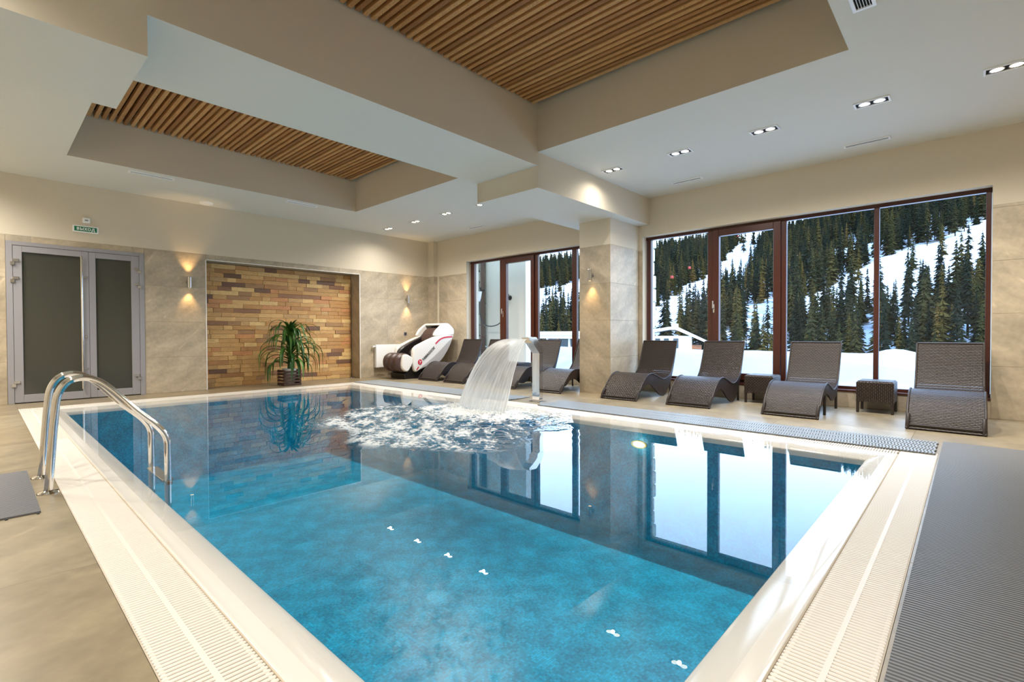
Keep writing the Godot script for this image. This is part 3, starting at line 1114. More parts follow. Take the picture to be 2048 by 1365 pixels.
func niche_wood() -> void:
	var w := structure("trim_2", "wall of staggered wooden blocks in many brown tones inside the niche")
	var rows := 28
	var h := 2.36 / rows
	for j in rows:
		var x := 2.83
		var first := true
		while x < 5.885:
			var len: float = [0.16, 0.24, 0.31, 0.36, 0.42, 0.5][rng.randi() % 6]
			if first: len *= rng.randf_range(0.4, 1.0)
			first = false
			if 5.885 - (x + len) < 0.12: len = 5.885 - x
			var d := 0.02 + 0.018 * rng.randf()
			var tone: int = [0, 0, 1, 1, 2, 2, 3, 0, 4, 5, 6, 6, 7, 8, 8, 9, 2, 0, 1, 8][rng.randi() % 20]
			var len2 := len - 0.002
			part(w, "block", box_mesh(Vector3(len2, h - 0.002, d), 0.003), M["block_%d" % tone], Vector3(x + len / 2, h * (j + 0.5), -10.6 + d / 2))
			x += len
	put_box(w, "backing", Vector3(2.82, 0.0, -10.605), Vector3(5.895, 2.364, -10.6), M.black)


# ---------------------------------------------------------------- lamps and small things on walls and ceiling

func spot(parent: Node, at: Vector3, towards: Vector3, energy: float, angle: float, color: Color, size := 0.04, blend := 0.6) -> void:
	var l := SpotLight3D.new()
	l.name = "light"
	l.light_energy = energy
	l.light_color = color
	l.spot_angle = angle
	l.spot_angle_attenuation = blend
	l.spot_range = 30.0
	l.light_size = size
	l.shadow_enabled = true
	parent.add_child(l, true)
	l.position = at
	l.look_at_from_position(parent.to_global(at), parent.to_global(at + towards), Vector3.RIGHT)


func downlight(x: float, z: float, label: String, energy: float) -> void:
	var t := thing("downlight", label, "ceiling light", Vector3(x, HC, z), "twin recessed ceiling spotlights")
	var st := st_new()
	var lx := 0.075
	var lz := 0.15
	# trim frame standing proud of the ceiling, with a dark tray between its bars
	for b in [[-lx, -lz, lx, -lz + 0.016], [-lx, lz - 0.016, lx, lz], [-lx, -lz + 0.016, -lx + 0.016, lz - 0.016], [lx - 0.016, -lz + 0.016, lx, lz - 0.016]]:
		box(st, Vector3(b[0], -0.012, b[1]), Vector3(b[2], 0.0, b[3]))
	part(t, "frame", st.commit(), M.white_gloss)
	put_box(t, "tray", Vector3(-lx + 0.016, -0.003, -lz + 0.016), Vector3(lx - 0.016, 0.0, lz - 0.016), M.black)
	for s in [-1, 1]:
		var r := part(t, "reflector", lathe_mesh([Vector2(0.046, -0.010), Vector2(0.052, -0.010), Vector2(0.054, -0.003)], 20), M.satin_steel, Vector3(0, 0, s * 0.062))
		part(r, "bulb", lathe_mesh([Vector2(0.046, -0.006), Vector2(0.03, -0.012), Vector2(0.0, -0.014)], 20), M.lamp_glow, Vector3.ZERO)
	spot(t, Vector3(0, -0.03, 0), Vector3.DOWN, energy, 80.0, Color8(255, 248, 237), 0.025, 1.0)


func lamps() -> void:
	var over := ["above the massage chair", "above the lounger next to the massage chair", "above the second lounger from the massage chair", "above the lounger behind the fountain", "close to the beam end beside the column", "above the two loungers before the window sash", "above the lounger between the side tables", "above the side table by the end lounger", "above the end lounger by the stone wall", "above the floor past the end lounger"]
	var at_z := [-9.48, -8.48, -7.48, -6.48, -3.77, -2.77, -1.76, -0.75, 0.22, 1.25]
	for k in 10:
		downlight(6.2, at_z[k], "twin recessed ceiling spotlight " + over[k], 3.2 if k > 7 else ([1.6, 5.2, 5.2, 5.0, 0.9, 4.8, 4.8, 4.8][k]))
	for z in [-9.48, -8.48, -7.48, -6.48, -3.77, -2.77, -1.76, -0.75, 0.22, 1.25]:
		downlight(-0.55, z, "twin ceiling spotlight in the row above the ladder side", 2.5 if z > -4.5 else (3.2 if z < -9.0 else 5.6))
	for s in [[2.535, 1.93, "steel tube wall lamp between the double door and the niche"], [7.17, 1.86, "steel tube wall lamp above the radiator and massage chair"]]:
		sconce(Vector3(s[0], s[1], ZB), 0.0, s[2])
	sconce(Vector3(7.01, 1.98, -4.66), -PI / 2, "steel tube wall lamp on the stone column", [-1.0])


func sconce(at: Vector3, turn: float, label: String, ways := [-1.0, 1.0]) -> void:
	var t := thing("wall_lamp", label, "wall lamp", at, "steel tube wall lamps", turn)
	part(t, "backplate", lathe_mesh([Vector2(0, 0.012), Vector2(0.035, 0.012), Vector2(0.04, 0.0)], 20), M.satin_steel, Vector3.ZERO, Vector3(PI / 2, 0, 0))
	var st := st_new()
	tube(st, [Vector3(0, 0, 0.01), Vector3(0, 0, 0.05)], 0.012, 10)
	part(t, "arm", st.commit(), M.satin_steel)
	st = st_new()
	lathe(st, [Vector2(0.029, -0.095), Vector2(0.032, -0.1), Vector2(0.034, -0.095), Vector2(0.034, 0.095), Vector2(0.032, 0.1), Vector2(0.029, 0.095)], 24, Vector3(0, 0, 0.075))
	part(t, "tube", st.commit(), M.satin_steel)
	for s in ways:
		st = st_new()
		lathe(st, [Vector2(0.0295, -0.002), Vector2(0.0295, 0.002), Vector2(0.0, 0.002)] if s > 0 else [Vector2(0.0, -0.002), Vector2(0.0295, -0.002), Vector2(0.0295, 0.002)], 20, Vector3(0, 0.094 * s, 0.075))
		part(t, "bulb", st.commit(), M.sconce_glow)
		spot(t, Vector3(0, 0.108 * s, 0.08), Vector3(0, s, -0.10), 0.4, 36.0, Color8(255, 206, 138), 0.02, 0.9)


func wall_things() -> void:
	# exit sign
	var s := thing("exit_sign", "green and white exit sign above the double door", "sign", Vector3(1.15, 2.66, ZB))
	put_box(s, "case", Vector3(-0.155, -0.052, 0.0), Vector3(0.155, 0.052, 0.035), M.white_gloss, 0.004)
	put_box(s, "panel", Vector3(-0.135, -0.036, 0.035), Vector3(0.135, 0.036, 0.0375), M.sign_green)
	var t := text_mesh("ВЫХОД", 48, 0.00125, 0.002)
	var tm := part(s, "lettering", t, M.white_gloss, Vector3(0, 0, 0.0385))
	tm.scale = Vector3(1.02, 1.0, 1.0)
	var se := thing("alarm_box", "small white alarm box above the exit sign", "alarm", Vector3(1.16, 2.80, ZB))
	put_box(se, "case", Vector3(-0.045, -0.04, 0.0), Vector3(0.045, 0.04, 0.04), M.white_gloss, 0.006)
	put_box(se, "grille", Vector3(-0.02, -0.012, 0.04), Vector3(0.02, 0.012, 0.042), M.grille_grey)
	var so := thing("wall_socket", "small blue-grey wall socket above the radiator", "socket", Vector3(7.13, 1.013, ZB))
	put_box(so, "plate", Vector3(-0.04, -0.04, 0.0), Vector3(0.04, 0.04, 0.01), M.socket_blue, 0.003)
	part(so, "insert", lathe_mesh([Vector2(0, 0.004), Vector2(0.02, 0.004), Vector2(0.022, 0)], 16), M.print_black, Vector3(0, 0, 0.0095), Vector3(PI / 2, 0, 0))
	single("ceiling_speaker", "flat round white ceiling speaker near the niche", "speaker", lathe_mesh([Vector2(0, -0.03), Vector2(0.075, -0.03), Vector2(0.1, -0.022), Vector2(0.11, 0.0)], 32), M.white_gloss, Vector3(2.77, HC, -9.98))
	# slot vents: [x, z, along z, label]
	for v in [[1.75, -8.82, false, "white slot vent in the ceiling near the exit sign"], [3.96, -8.80, false, "white slot vent in the ceiling above the potted plant"], [7.41, -7.96, true, "white slot vent in the ceiling behind the fountain"], [7.40, -3.2, true, "white slot vent in the ceiling beside the column"], [7.44, -0.95, true, "white slot vent in the ceiling above the wicker side tables"]]:
		var g := thing("slot_vent", v[3], "vent", Vector3(v[0], HC, v[1]), "white slot vents in the ceiling", PI / 2 if v[2] else 0.0)
		var L := 0.275 if not v[2] else 0.235
		var st := st_new()
		for b in [[-L, -0.05, L, -0.032], [-L, 0.032, L, 0.05], [-L, -0.032, -L + 0.02, 0.032], [L - 0.02, -0.032, L, 0.032]]:
			box(st, Vector3(b[0], -0.016, b[1]), Vector3(b[2], 0, b[3]))
		part(g, "frame", st.commit(), M.white_gloss)
		put_box(g, "slot", Vector3(-L + 0.02, -0.002, -0.032), Vector3(L - 0.02, 0.0, 0.032), M.white_gloss)
		for k in 3: put_box(g, "blade", Vector3(-L + 0.02, -0.008, -0.018 + k * 0.018), Vector3(L - 0.02, -0.003, -0.0145 + k * 0.018), M.grille_grey)
	var gr := thing("return_grille", "square white grille with dark slots in the ceiling above the grey mat", "vent", Vector3(4.24, HC, -0.575))
	var st2 := st_new()
	for b in [[-0.18, -0.07, 0.14, -0.048], [-0.18, 0.048, 0.14, 0.07], [-0.18, -0.048, -0.15, 0.048], [0.115, -0.048, 0.14, 0.048]]:
		box(st2, Vector3(b[0], -0.012, b[1]), Vector3(b[2], 0, b[3]))
	part(gr, "frame", st2.commit(), M.white_gloss)
	put_box(gr, "duct", Vector3(-0.15, -0.002, -0.048), Vector3(0.115, 0.0, 0.048), M.black)
	for k in 5: put_box(gr, "blade", Vector3(-0.15, -0.01, -0.034 + k * 0.017), Vector3(0.115, -0.004, -0.031 + k * 0.017), M.white_gloss)
	# radiator
	var r := thing("radiator", "white panel radiator on the stone wall behind the massage chair", "radiator", Vector3(6.75, 0.23, ZB))
	put_box(r, "back_panel", Vector3(-0.5, 0.0, 0.035), Vector3(0.5, 0.53, 0.05), M.white_gloss, 0.003)
	var rp := put_box(r, "front_panel", Vector3(-0.5, 0.0, 0.10), Vector3(0.5, 0.53, 0.112), M.white_gloss, 0.004)
	for k in 28: put_box(rp, "rib", Vector3(-0.485 + k * 0.035, -0.245, 0.005), Vector3(-0.463 + k * 0.035, 0.245, 0.010), M.white_gloss, 0.002)
	put_box(r, "side_cover", Vector3(-0.505, 0.0, 0.035), Vector3(-0.498, 0.53, 0.112), M.white_gloss)
	put_box(r, "top_grille", Vector3(-0.5, 0.515, 0.05), Vector3(0.5, 0.522, 0.10), M.grille_grey)
	var st3 := st_new()
	tube(st3, [Vector3(-0.5, 0.49, 0.075), Vector3(-0.56, 0.49, 0.075)], 0.016, 12)
	lathe(st3, [Vector2(0.0, -0.02), Vector2(0.02, -0.02), Vector2(0.022, 0.02), Vector2(0.0, 0.02)], 14, Vector3(-0.56, 0.49, 0.075))
	part(r, "valve", st3.commit(), M.white_gloss)
	st3 = st_new()
	tube(st3, [Vector3(-0.47, 0.0, 0.075), Vector3(-0.47, -0.03, 0.075), Vector3(-0.47, -0.03, 0.0)], 0.01, 10)
	tube(st3, [Vector3(-0.42, 0.0, 0.075), Vector3(-0.42, -0.03, 0.075), Vector3(-0.42, -0.03, 0.0)], 0.01, 10)
	part(r, "pipes", st3.commit(), M.satin_steel)


# ---------------------------------------------------------------- loungers and side tables

func lounger_proto(legs: bool) -> Node3D:
	var t := Node3D.new()
	var W := 0.60
	var top := smooth_line([Vector2(0.0, 0.01), Vector2(0.09, 0.13), Vector2(0.20, 0.25), Vector2(0.33, 0.348), Vector2(0.48, 0.384), Vector2(0.64, 0.347), Vector2(0.84, 0.280), Vector2(1.00, 0.288), Vector2(1.14, 0.37), Vector2(1.25, 0.55), Vector2(1.38, 0.872)], 6)
	var n := top.size()
	# woven bed: a sheet of some thickness
	var st := st_new()
	var len := 0.0
	var th := 0.022
	for i in n - 1:
		var p: Vector2 = top[i]
		var q: Vector2 = top[i + 1]
		var d := (q - p).normalized()
		var nn := Vector2(-d.y, d.x)
		var l2 := len + p.distance_to(q)
		var pb := p - nn * th
		var qb := q - nn * th
		quad_uv(st, [Vector3(p.x, p.y, W / 2), Vector3(q.x, q.y, W / 2), Vector3(q.x, q.y, -W / 2), Vector3(p.x, p.y, -W / 2)], [Vector2(W, len), Vector2(W, l2), Vector2(0, l2), Vector2(0, len)])
		quad_uv(st, [Vector3(pb.x, pb.y, -W / 2), Vector3(qb.x, qb.y, -W / 2), Vector3(qb.x, qb.y, W / 2), Vector3(pb.x, pb.y, W / 2)], [Vector2(0, len), Vector2(0, l2), Vector2(W, l2), Vector2(W, len)])
		len = l2
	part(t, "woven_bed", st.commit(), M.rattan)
	# sides: a woven band under the edge
	var bot: Array
	if legs:
		bot = smooth_line([Vector2(0.035, 0.01), Vector2(0.13, 0.11), Vector2(0.26, 0.205), Vector2(0.45, 0.262), Vector2(0.64, 0.205), Vector2(0.82, 0.135), Vector2(1.02, 0.165), Vector2(1.16, 0.26), Vector2(1.29, 0.5), Vector2(1.40, 0.872)], 6)
	else:
		bot = smooth_line([Vector2(0.04, 0.01), Vector2(0.13, 0.12), Vector2(0.27, 0.20), Vector2(0.44, 0.218), Vector2(0.64, 0.10), Vector2(0.81, 0.012), Vector2(0.98, 0.035), Vector2(1.15, 0.23), Vector2(1.28, 0.5), Vector2(1.40, 0.872)], 6)
	for s in [-1, 1]:
		st = st_new()
		var z: float = s * W / 2
		var m := 40
		for i in m:
			var a := sample(top, float(i) / m)
			var b := sample(top, float(i + 1) / m)
			var c := sample(bot, float(i + 1) / m)
			var d := sample(bot, float(i) / m)
			for off in [0.0, -0.018 * s]:
				var pts := [Vector3(d.x, d.y, z + off), Vector3(c.x, c.y, z + off), Vector3(b.x, b.y, z + off), Vector3(a.x, a.y, z + off)]
				if (s < 0) != (off != 0.0): pts.reverse()
				var uv := []
				for p in pts: uv.append(Vector2(p.y * 1.0, p.x))
				quad_uv(st, pts, uv)
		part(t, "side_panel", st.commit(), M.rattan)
		# rolled edge
		var pts2 := []
		for i in n: pts2.append(Vector3(top[i].x, top[i].y, z))
		st = st_new()
		tube(st, pts2, 0.011, 8)
		part(t, "edge_roll", st.commit(), M.rattan_frame)
	st = st_new()
	tube(st, [Vector3(1.385, 0.868, -W / 2), Vector3(1.385, 0.868, W / 2)], 0.014, 8)
	part(t, "top_rail", st.commit(), M.rattan_frame)
	st = st_new()
	tube(st, [Vector3(0.025, 0.045, -W / 2), Vector3(0.025, 0.045, W / 2)], 0.016, 8)
	part(t, "foot_rail", st.commit(), M.rattan_frame)
	for s in [-1, 1]:
		st = st_new()
		tube(st, [Vector3(0.012, 0.0, s * (W / 2 - 0.01)), Vector3(0.022, 0.07, s * (W / 2 - 0.01)), Vector3(0.09, 0.15, s * (W / 2 - 0.01))], 0.017, 10)
		part(t, "leg", st.commit(), M.rattan_frame)
		st = st_new()
		tube(st, [Vector3(1.16, 0.0, s * (W / 2 - 0.02)), Vector3(1.15, 0.30, s * (W / 2 - 0.02))], 0.016, 10)
		part(t, "leg", st.commit(), M.rattan_frame)
		if legs:
			st = st_new()
			tube(st, [Vector3(0.46, 0.0, s * (W / 2 - 0.02)), Vector3(0.47, 0.30, s * (W / 2 - 0.02))], 0.016, 10)
			part(t, "leg", st.commit(), M.rattan_frame)
	return t


func sample(line: Array, t: float) -> Vector2:
	var f := t * (line.size() - 1)
	var i := mini(int(f), line.size() - 2)
	return line[i].lerp(line[i + 1], f - i)


func furniture() -> void:
	var skirted := lounger_proto(false)
	var legged := lounger_proto(true)
	var where := [[-8.55, false, 0.03, "brown wicker lounger standing next to the massage chair"], [-7.70, false, 0.0, "brown wicker lounger behind the fall of water, second from the massage chair"], [-6.30, false, 0.0, "brown wicker lounger between a wicker table and the fountain post"], [-5.28, false, 0.0, "brown wicker lounger beside the stone column, on the fountain side"], [-3.885, false, 0.0, "brown wicker lounger beside the stone column, in front of the large window"], [-2.815, false, 0.0, "brown wicker lounger between another lounger and a wicker side table"], [-1.575, true, 0.0, "brown wicker lounger on straight legs standing between the two wicker side tables"], [-0.18, true, 0.0, "brown wicker lounger at the end of the large window, next to the stone wall"]]
	for w in where:
		var c: Node3D = (legged if w[1] else skirted).duplicate()
		c.name = numbered("wicker_lounger")
		add_child(c, true)
		c.position = Vector3(6.53, 0.0, w[0])
		c.rotation.y = w[2]
		tag(c, w[3], "lounger", "brown wicker loungers by the windows")
	skirted.free()
	legged.free()
	var tb := Node3D.new()
	var st := st_new()
	var h := 0.40
	var rx := 0.19
	var rz := 0.19
	# apron with an arched lower edge, woven, and a rounded top edge
	for side in 4:
		var along := Vector3(0, 0, 1) if side % 2 == 0 else Vector3(1, 0, 0)
		var nrm: Vector3 = [Vector3(-1, 0, 0), Vector3(0, 0, 1), Vector3(1, 0, 0), Vector3(0, 0, -1)][side]
		var half := rz if side % 2 == 0 else rx
		var out := rx if side % 2 == 0 else rz
		var seg := 10
		for i in seg:
			var u0 := -half + 2 * half * i / seg
			var u1 := -half + 2 * half * (i + 1) / seg
			var b0 := 0.125 + 0.02 * (1.0 - pow(u0 / half, 2))
			var b1 := 0.125 + 0.02 * (1.0 - pow(u1 / half, 2))
			var pts := [along * u0 + nrm * out + Vector3.UP * b0, along * u1 + nrm * out + Vector3.UP * b1, along * u1 + nrm * out + Vector3.UP * (h - 0.02), along * u0 + nrm * out + Vector3.UP * (h - 0.02)]
			if along.cross(Vector3.UP).dot(nrm) < 0: pts.reverse()
			var uv := []
			for p in pts: uv.append(Vector2(p.y, p.dot(along)))
			quad_uv(st, pts, uv)
		var e0 := along * -half + nrm * out + Vector3.UP * (h - 0.02)
		var e1 := along * half + nrm * out + Vector3.UP * (h - 0.02)
		var f0 := along * -(half - 0.02) + nrm * (out - 0.02) + Vector3.UP * h
		var f1 := along * (half - 0.02) + nrm * (out - 0.02) + Vector3.UP * h
		var q := [e0, e1, f1, f0]
		if along.cross(Vector3.UP).dot(nrm) < 0: q.reverse()
		quad_uv(st, q, [Vector2(0, 0), Vector2(0, 0.4), Vector2(0.03, 0.4), Vector2(0.03, 0)])
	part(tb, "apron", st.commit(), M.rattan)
	st = st_new()
	quad_uv(st, [Vector3(-rx + 0.02, h, rz - 0.02), Vector3(rx - 0.02, h, rz - 0.02), Vector3(rx - 0.02, h, -rz + 0.02), Vector3(-rx + 0.02, h, -rz + 0.02)], [Vector2(0, 0), Vector2(0.35, 0), Vector2(0.35, 0.35), Vector2(0, 0.35)])
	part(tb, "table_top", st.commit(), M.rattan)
	put_box(tb, "inner_frame", Vector3(-rx + 0.012, 0.2, -rz + 0.012), Vector3(rx - 0.012, h - 0.004, rz - 0.012), M.rattan_frame)
	for sx in [-1, 1]:
		for sz in [-1, 1]:
			part(tb, "leg", box_mesh(Vector3(0.03, 0.26, 0.03), 0.005), M.rattan_frame, Vector3(sx * (rx - 0.016), 0.13, sz * (rz - 0.016)))
	for w in [[-0.86, "square wicker side table next to the end lounger by the stone wall"], [-2.20, "square wicker side table standing before the wide dark window post"], [-6.98, "square wicker side table half hidden behind the falling water"]]:
		var c: Node3D = tb.duplicate()
		c.name = numbered("wicker_table")
		add_child(c, true)
		c.position = Vector3(7.70, 0, w[0])
		tag(c, w[1], "side table", "square wicker side tables")
	tb.free()


func massage_chair() -> void:
	var c := thing("massage_chair", "white and dark massage armchair with red stripes in the corner", "massage chair", Vector3(0, 0, 0))
	var zn := -9.10   # outer face of the near side
	var zf := -9.86
	var shell := [Vector2(6.593, 0.68), Vector2(6.845, 0.815), Vector2(7.203, 0.946), Vector2(7.442, 0.98), Vector2(7.712, 0.961), Vector2(7.70, 0.864), Vector2(7.597, 0.691), Vector2(7.35, 0.387), Vector2(7.1, 0.315), Vector2(6.841, 0.242), Vector2(6.649, 0.153), Vector2(6.58, 0.255), Vector2(6.565, 0.419)]
	var near := part(c, "side_shell", extruded(shell, zn - 0.10, zn, 0.02, 3), M.chair_white)
	part(c, "side_shell", extruded(shell, zf, zf + 0.10, 0.02, 3), M.chair_white)
	var lower := [Vector2(6.70, 0.20), Vector2(7.12, 0.47), Vector2(7.55, 0.80), Vector2(7.69, 0.88), Vector2(7.60, 0.69), Vector2(7.35, 0.385), Vector2(7.08, 0.31), Vector2(6.84, 0.24)]
	part(near, "side_inlay", extruded(lower, zn - 0.01, zn + 0.004, 0.003, 3), M.chair_grey)
	# print on the near side
	var stripe := st_new()
	var line := smooth_line([Vector2(7.195, 0.776), Vector2(7.332, 0.880), Vector2(7.486, 0.925), Vector2(7.70, 0.938)], 6)
	for i in line.size() - 1:
		var p: Vector2 = line[i]
		var q: Vector2 = line[i + 1]
		var d := (q - p).normalized() * 0.018
		var n := Vector2(-d.y, d.x)
		quad(stripe, Vector3(p.x - n.x, p.y - n.y, zn + 0.006), Vector3(q.x - n.x, q.y - n.y, zn + 0.006), Vector3(q.x + n.x, q.y + n.y, zn + 0.006), Vector3(p.x + n.x, p.y + n.y, zn + 0.006))
	part(near, "red_stripe", stripe.commit(), M.chair_red)
	stripe = st_new()
	quad(stripe, Vector3(6.645, 0.205, zn + 0.006), Vector3(6.675, 0.195, zn + 0.006), Vector3(6.725, 0.262, zn + 0.006), Vector3(6.70, 0.274, zn + 0.006))
	part(near, "red_bar", stripe.commit(), M.chair_red)
	var ang := atan2(0.718 - 0.426, 7.158 - 6.812)
	var words := text_mesh("YAMAGUCHI", 48, 0.00178, 0.002)
	var lt := part(near, "lettering", words, M.print_black, Vector3(6.995, 0.555, zn + 0.006), Vector3(0, 0, ang))
	lt.scale = Vector3(0.86, 1.0, 1.0)
	var disc := part(near, "logo_disc", lathe_mesh([Vector2(0.0, 0.003), Vector2(0.058, 0.003), Vector2(0.06, 0.0)], 28), M.chair_red, Vector3(6.752, 0.372, zn + 0.004), Vector3(PI / 2, 0, 0))
	var yst := st_new()
	var y0 := Vector2(6.752, 0.372)
	for seg in [[Vector2(0, 0), Vector2(0.0, -0.036)], [Vector2(0, 0), Vector2(-0.027, 0.03)], [Vector2(0, 0), Vector2(0.027, 0.03)]]:
		var p: Vector2 = y0 + (seg[0] as Vector2).rotated(-0.25)
		var q: Vector2 = y0 + (seg[1] as Vector2).rotated(-0.25)
		var d := (q - p).normalized() * 0.007
		var n := Vector2(-d.y, d.x)
		quad(yst, Vector3(p.x - n.x, p.y - n.y, zn + 0.0085), Vector3(q.x - n.x, q.y - n.y, zn + 0.0085), Vector3(q.x + n.x, q.y + n.y, zn + 0.0085), Vector3(p.x + n.x, p.y + n.y, zn + 0.0085))
	part(near, "logo_mark", yst.commit(), M.chair_white)
	# hood
	var hood := [Vector2(7.192, 0.946), Vector2(7.214, 1.074), Vector2(7.33, 1.18), Vector2(7.466, 1.256), Vector2(7.6, 1.249), Vector2(7.759, 1.128), Vector2(7.77, 1.022), Vector2(7.70, 0.97)]
	part(c, "hood_side", extruded(hood, zn - 0.08, zn - 0.005, 0.025, 3), M.chair_white)
	part(c, "hood_side", extruded(hood, zf + 0.005, zf + 0.08, 0.025, 3), M.chair_white)
	var crown := [Vector2(7.42, 1.215), Vector2(7.47, 1.258), Vector2(7.6, 1.252), Vector2(7.762, 1.13), Vector2(7.775, 1.02), Vector2(7.72, 0.9), Vector2(7.68, 0.9), Vector2(7.72, 1.03), Vector2(7.70, 1.11), Vector2(7.58, 1.20), Vector2(7.48, 1.205)]
	part(c, "hood_crown", extruded(crown, zf + 0.02, zn - 0.02, 0.0, 2), M.chair_white)
	# seat, back and arm pads inside the shells
	part(c, "backrest", extruded([Vector2(6.98, 0.40), Vector2(7.15, 0.68), Vector2(7.40, 0.98), Vector2(7.50, 1.16), Vector2(7.60, 1.19), Vector2(7.72, 1.06), Vector2(7.66, 0.85), Vector2(7.3, 0.38)], zf + 0.18, zn - 0.18, 0.03, 3), M.leather_dark)
	part(c, "head_cushion", extruded([Vector2(7.17, 0.86), Vector2(7.26, 1.07), Vector2(7.40, 1.15), Vector2(7.46, 1.08), Vector2(7.36, 0.93), Vector2(7.24, 0.80)], zf + 0.22, zn - 0.13, 0.03, 3), M.leather_brown)
	part(c, "seat", extruded([Vector2(6.56, 0.40), Vector2(6.60, 0.50), Vector2(6.9, 0.46), Vector2(7.15, 0.48), Vector2(7.2, 0.35), Vector2(6.65, 0.30)], zf + 0.10, zn - 0.10, 0.02, 3), M.leather_dark)
	for z in [[zf + 0.09, zf + 0.2], [zn - 0.2, zn - 0.09]]:
		part(c, "arm_pad", extruded([Vector2(6.60, 0.52), Vector2(6.63, 0.66), Vector2(6.95, 0.83), Vector2(7.25, 0.95), Vector2(7.40, 1.10), Vector2(7.5, 1.0), Vector2(7.2, 0.70), Vector2(6.9, 0.50)], z[0], z[1], 0.02, 3), M.leather_dark)
	part(c, "far_shoulder", extruded([Vector2(7.22, 0.93), Vector2(7.27, 1.06), Vector2(7.45, 1.18), Vector2(7.62, 1.235), Vector2(7.62, 1.20), Vector2(7.46, 1.14), Vector2(7.31, 1.03), Vector2(7.27, 0.93)], zf - 0.005, zf + 0.02, 0.004, 3), M.chair_white)
	# leg rest: rounded lobes and white cheeks
	for k in 3:
		var z: float = zf + 0.13 + k * 0.195
		part(c, "leg_pad", extruded([Vector2(6.34, 0.58), Vector2(6.20, 0.50), Vector2(6.165, 0.36), Vector2(6.21, 0.23), Vector2(6.38, 0.16), Vector2(6.52, 0.22), Vector2(6.58, 0.42), Vector2(6.50, 0.55)], z, z + 0.18, 0.045, 4), M.leather_brown)
	for z in [[zf + 0.04, zf + 0.12], [zn - 0.085, zn + 0.0]]:
		part(c, "leg_cheek", extruded([Vector2(6.28, 0.431), Vector2(6.329, 0.542), Vector2(6.425, 0.547), Vector2(6.561, 0.46), Vector2(6.551, 0.338), Vector2(6.422, 0.174), Vector2(6.279, 0.255)], z[0], z[1], 0.02, 3), M.chair_white)
	part(c, "base", extruded([Vector2(6.42, 0.0), Vector2(6.40, 0.12), Vector2(6.55, 0.24), Vector2(6.8, 0.34), Vector2(7.2, 0.36), Vector2(7.4, 0.2), Vector2(7.38, 0.0)], zf + 0.1, zn - 0.1, 0.015), M.leather_dark)


func plant() -> void:
	var p := thing("potted_plant", "long-leaved green plant in a dark wooden crate pot before the wooden niche", "plant", Vector3(4.17, 0.0, -9.90))
	# crate: stacked bars at right angles with a white pot inside
	var r := 0.155
	for k in 5:
		var y := 0.028 + k * 0.062
		for s in [-1, 1]:
			put_box(p, "crate_bar", Vector3(-r - 0.012, y - 0.024, s * r - 0.014), Vector3(r + 0.012, y + 0.014, s * r + 0.014), M.basket_wood, 0.003)
			put_box(p, "crate_bar", Vector3(s * r - 0.014, y - 0.010, -r), Vector3(s * r + 0.014, y + 0.030, r), M.basket_wood, 0.003)
	part(p, "pot", lathe_mesh([Vector2(0.0, 0.01), Vector2(0.10, 0.01), Vector2(0.135, 0.31), Vector2(0.142, 0.33), Vector2(0.128, 0.33), Vector2(0.12, 0.29), Vector2(0.0, 0.29)], 24), M.pot_white)
	part(p, "soil", lathe_mesh([Vector2(0.122, 0.295), Vector2(0.0, 0.305)], 20), M.soil)
	var st := st_new()
	tube(st, [Vector3(0, 0.29, 0), Vector3(0.01, 0.55, 0.0), Vector3(0.02, 0.85, 0.01), Vector3(0.03, 1.0, 0.01)], [0.035, 0.032, 0.028, 0.015], 10)
	part(p, "stem", st.commit(), M.leaf_0)
	var r2 := RandomNumberGenerator.new()
	r2.seed = 44
	var n := 96
	for k in n:
		var az := r2.randf() * TAU
		var t := float(k) / n
		var root := Vector3(0.02, lerpf(0.38, 1.02, t), 0.01)
		var len := lerpf(0.72, 1.02, r2.randf()) * lerpf(1.0, 0.75, t * t)
		var lift := lerpf(0.5, 1.35, t) + r2.randf_range(-0.15, 0.2)
		if k >= n - 5:
			lift = 1.45
			len = r2.randf_range(0.34, 0.46)
		if k == 20 or k == 34:
			az = PI + 0.15 * (k - 27) / 7.0
			len = 1.0
			lift = 0.75
		if k == 25 or k == 40:
			az = -0.12 * (k - 32) / 8.0
			len = 1.15
			lift = 0.8
		var m := leaf_mesh(root, az, len, lift, lerpf(0.024, 0.040, r2.randf()), r2.randf_range(1.7, 2.6) if k < n - 5 else 0.9)
		part(p, "leaf", m, M["leaf_%d" % [0, 0, 1, 0, 1, 2, 0, 1][r2.randi() % 8]])


func leaf_mesh(root: Vector3, az: float, len: float, lift: float, width: float, droop: float) -> ArrayMesh:
	var st := st_new()
	var dir := Vector3(cos(az), 0, -sin(az))
	var side := Vector3.UP.cross(dir)
	var pos := root
	var seg := 12
	var ang := lift
	var rows := []
	for i in seg + 1:
		var t := float(i) / seg
		var w := width * (1.0 - pow(t, 2.4)) * (0.55 + 0.45 * minf(1.0, t * 5.0))
		var d := dir * cos(ang) + Vector3.UP * sin(ang)
		var up := side.cross(d) * -1.0
		rows.append([pos - side * w + up * w * 0.35, pos, pos + side * w + up * w * 0.35])
		var nx := pos + d * len / seg
		# leaves stay off the wood and above the floor
		nx.z = clampf(nx.z, -0.60, 0.9)
		nx.y = maxf(nx.y, 0.06)
		pos = nx
		ang -= droop * 1.9 / seg * (0.4 + 1.2 * t)
		ang = maxf(ang, -1.5)
	for i in seg:
		for k in 2:
			quad(st, rows[i][k], rows[i][k + 1], rows[i + 1][k + 1], rows[i + 1][k])
	st.generate_normals()
	return st.commit()


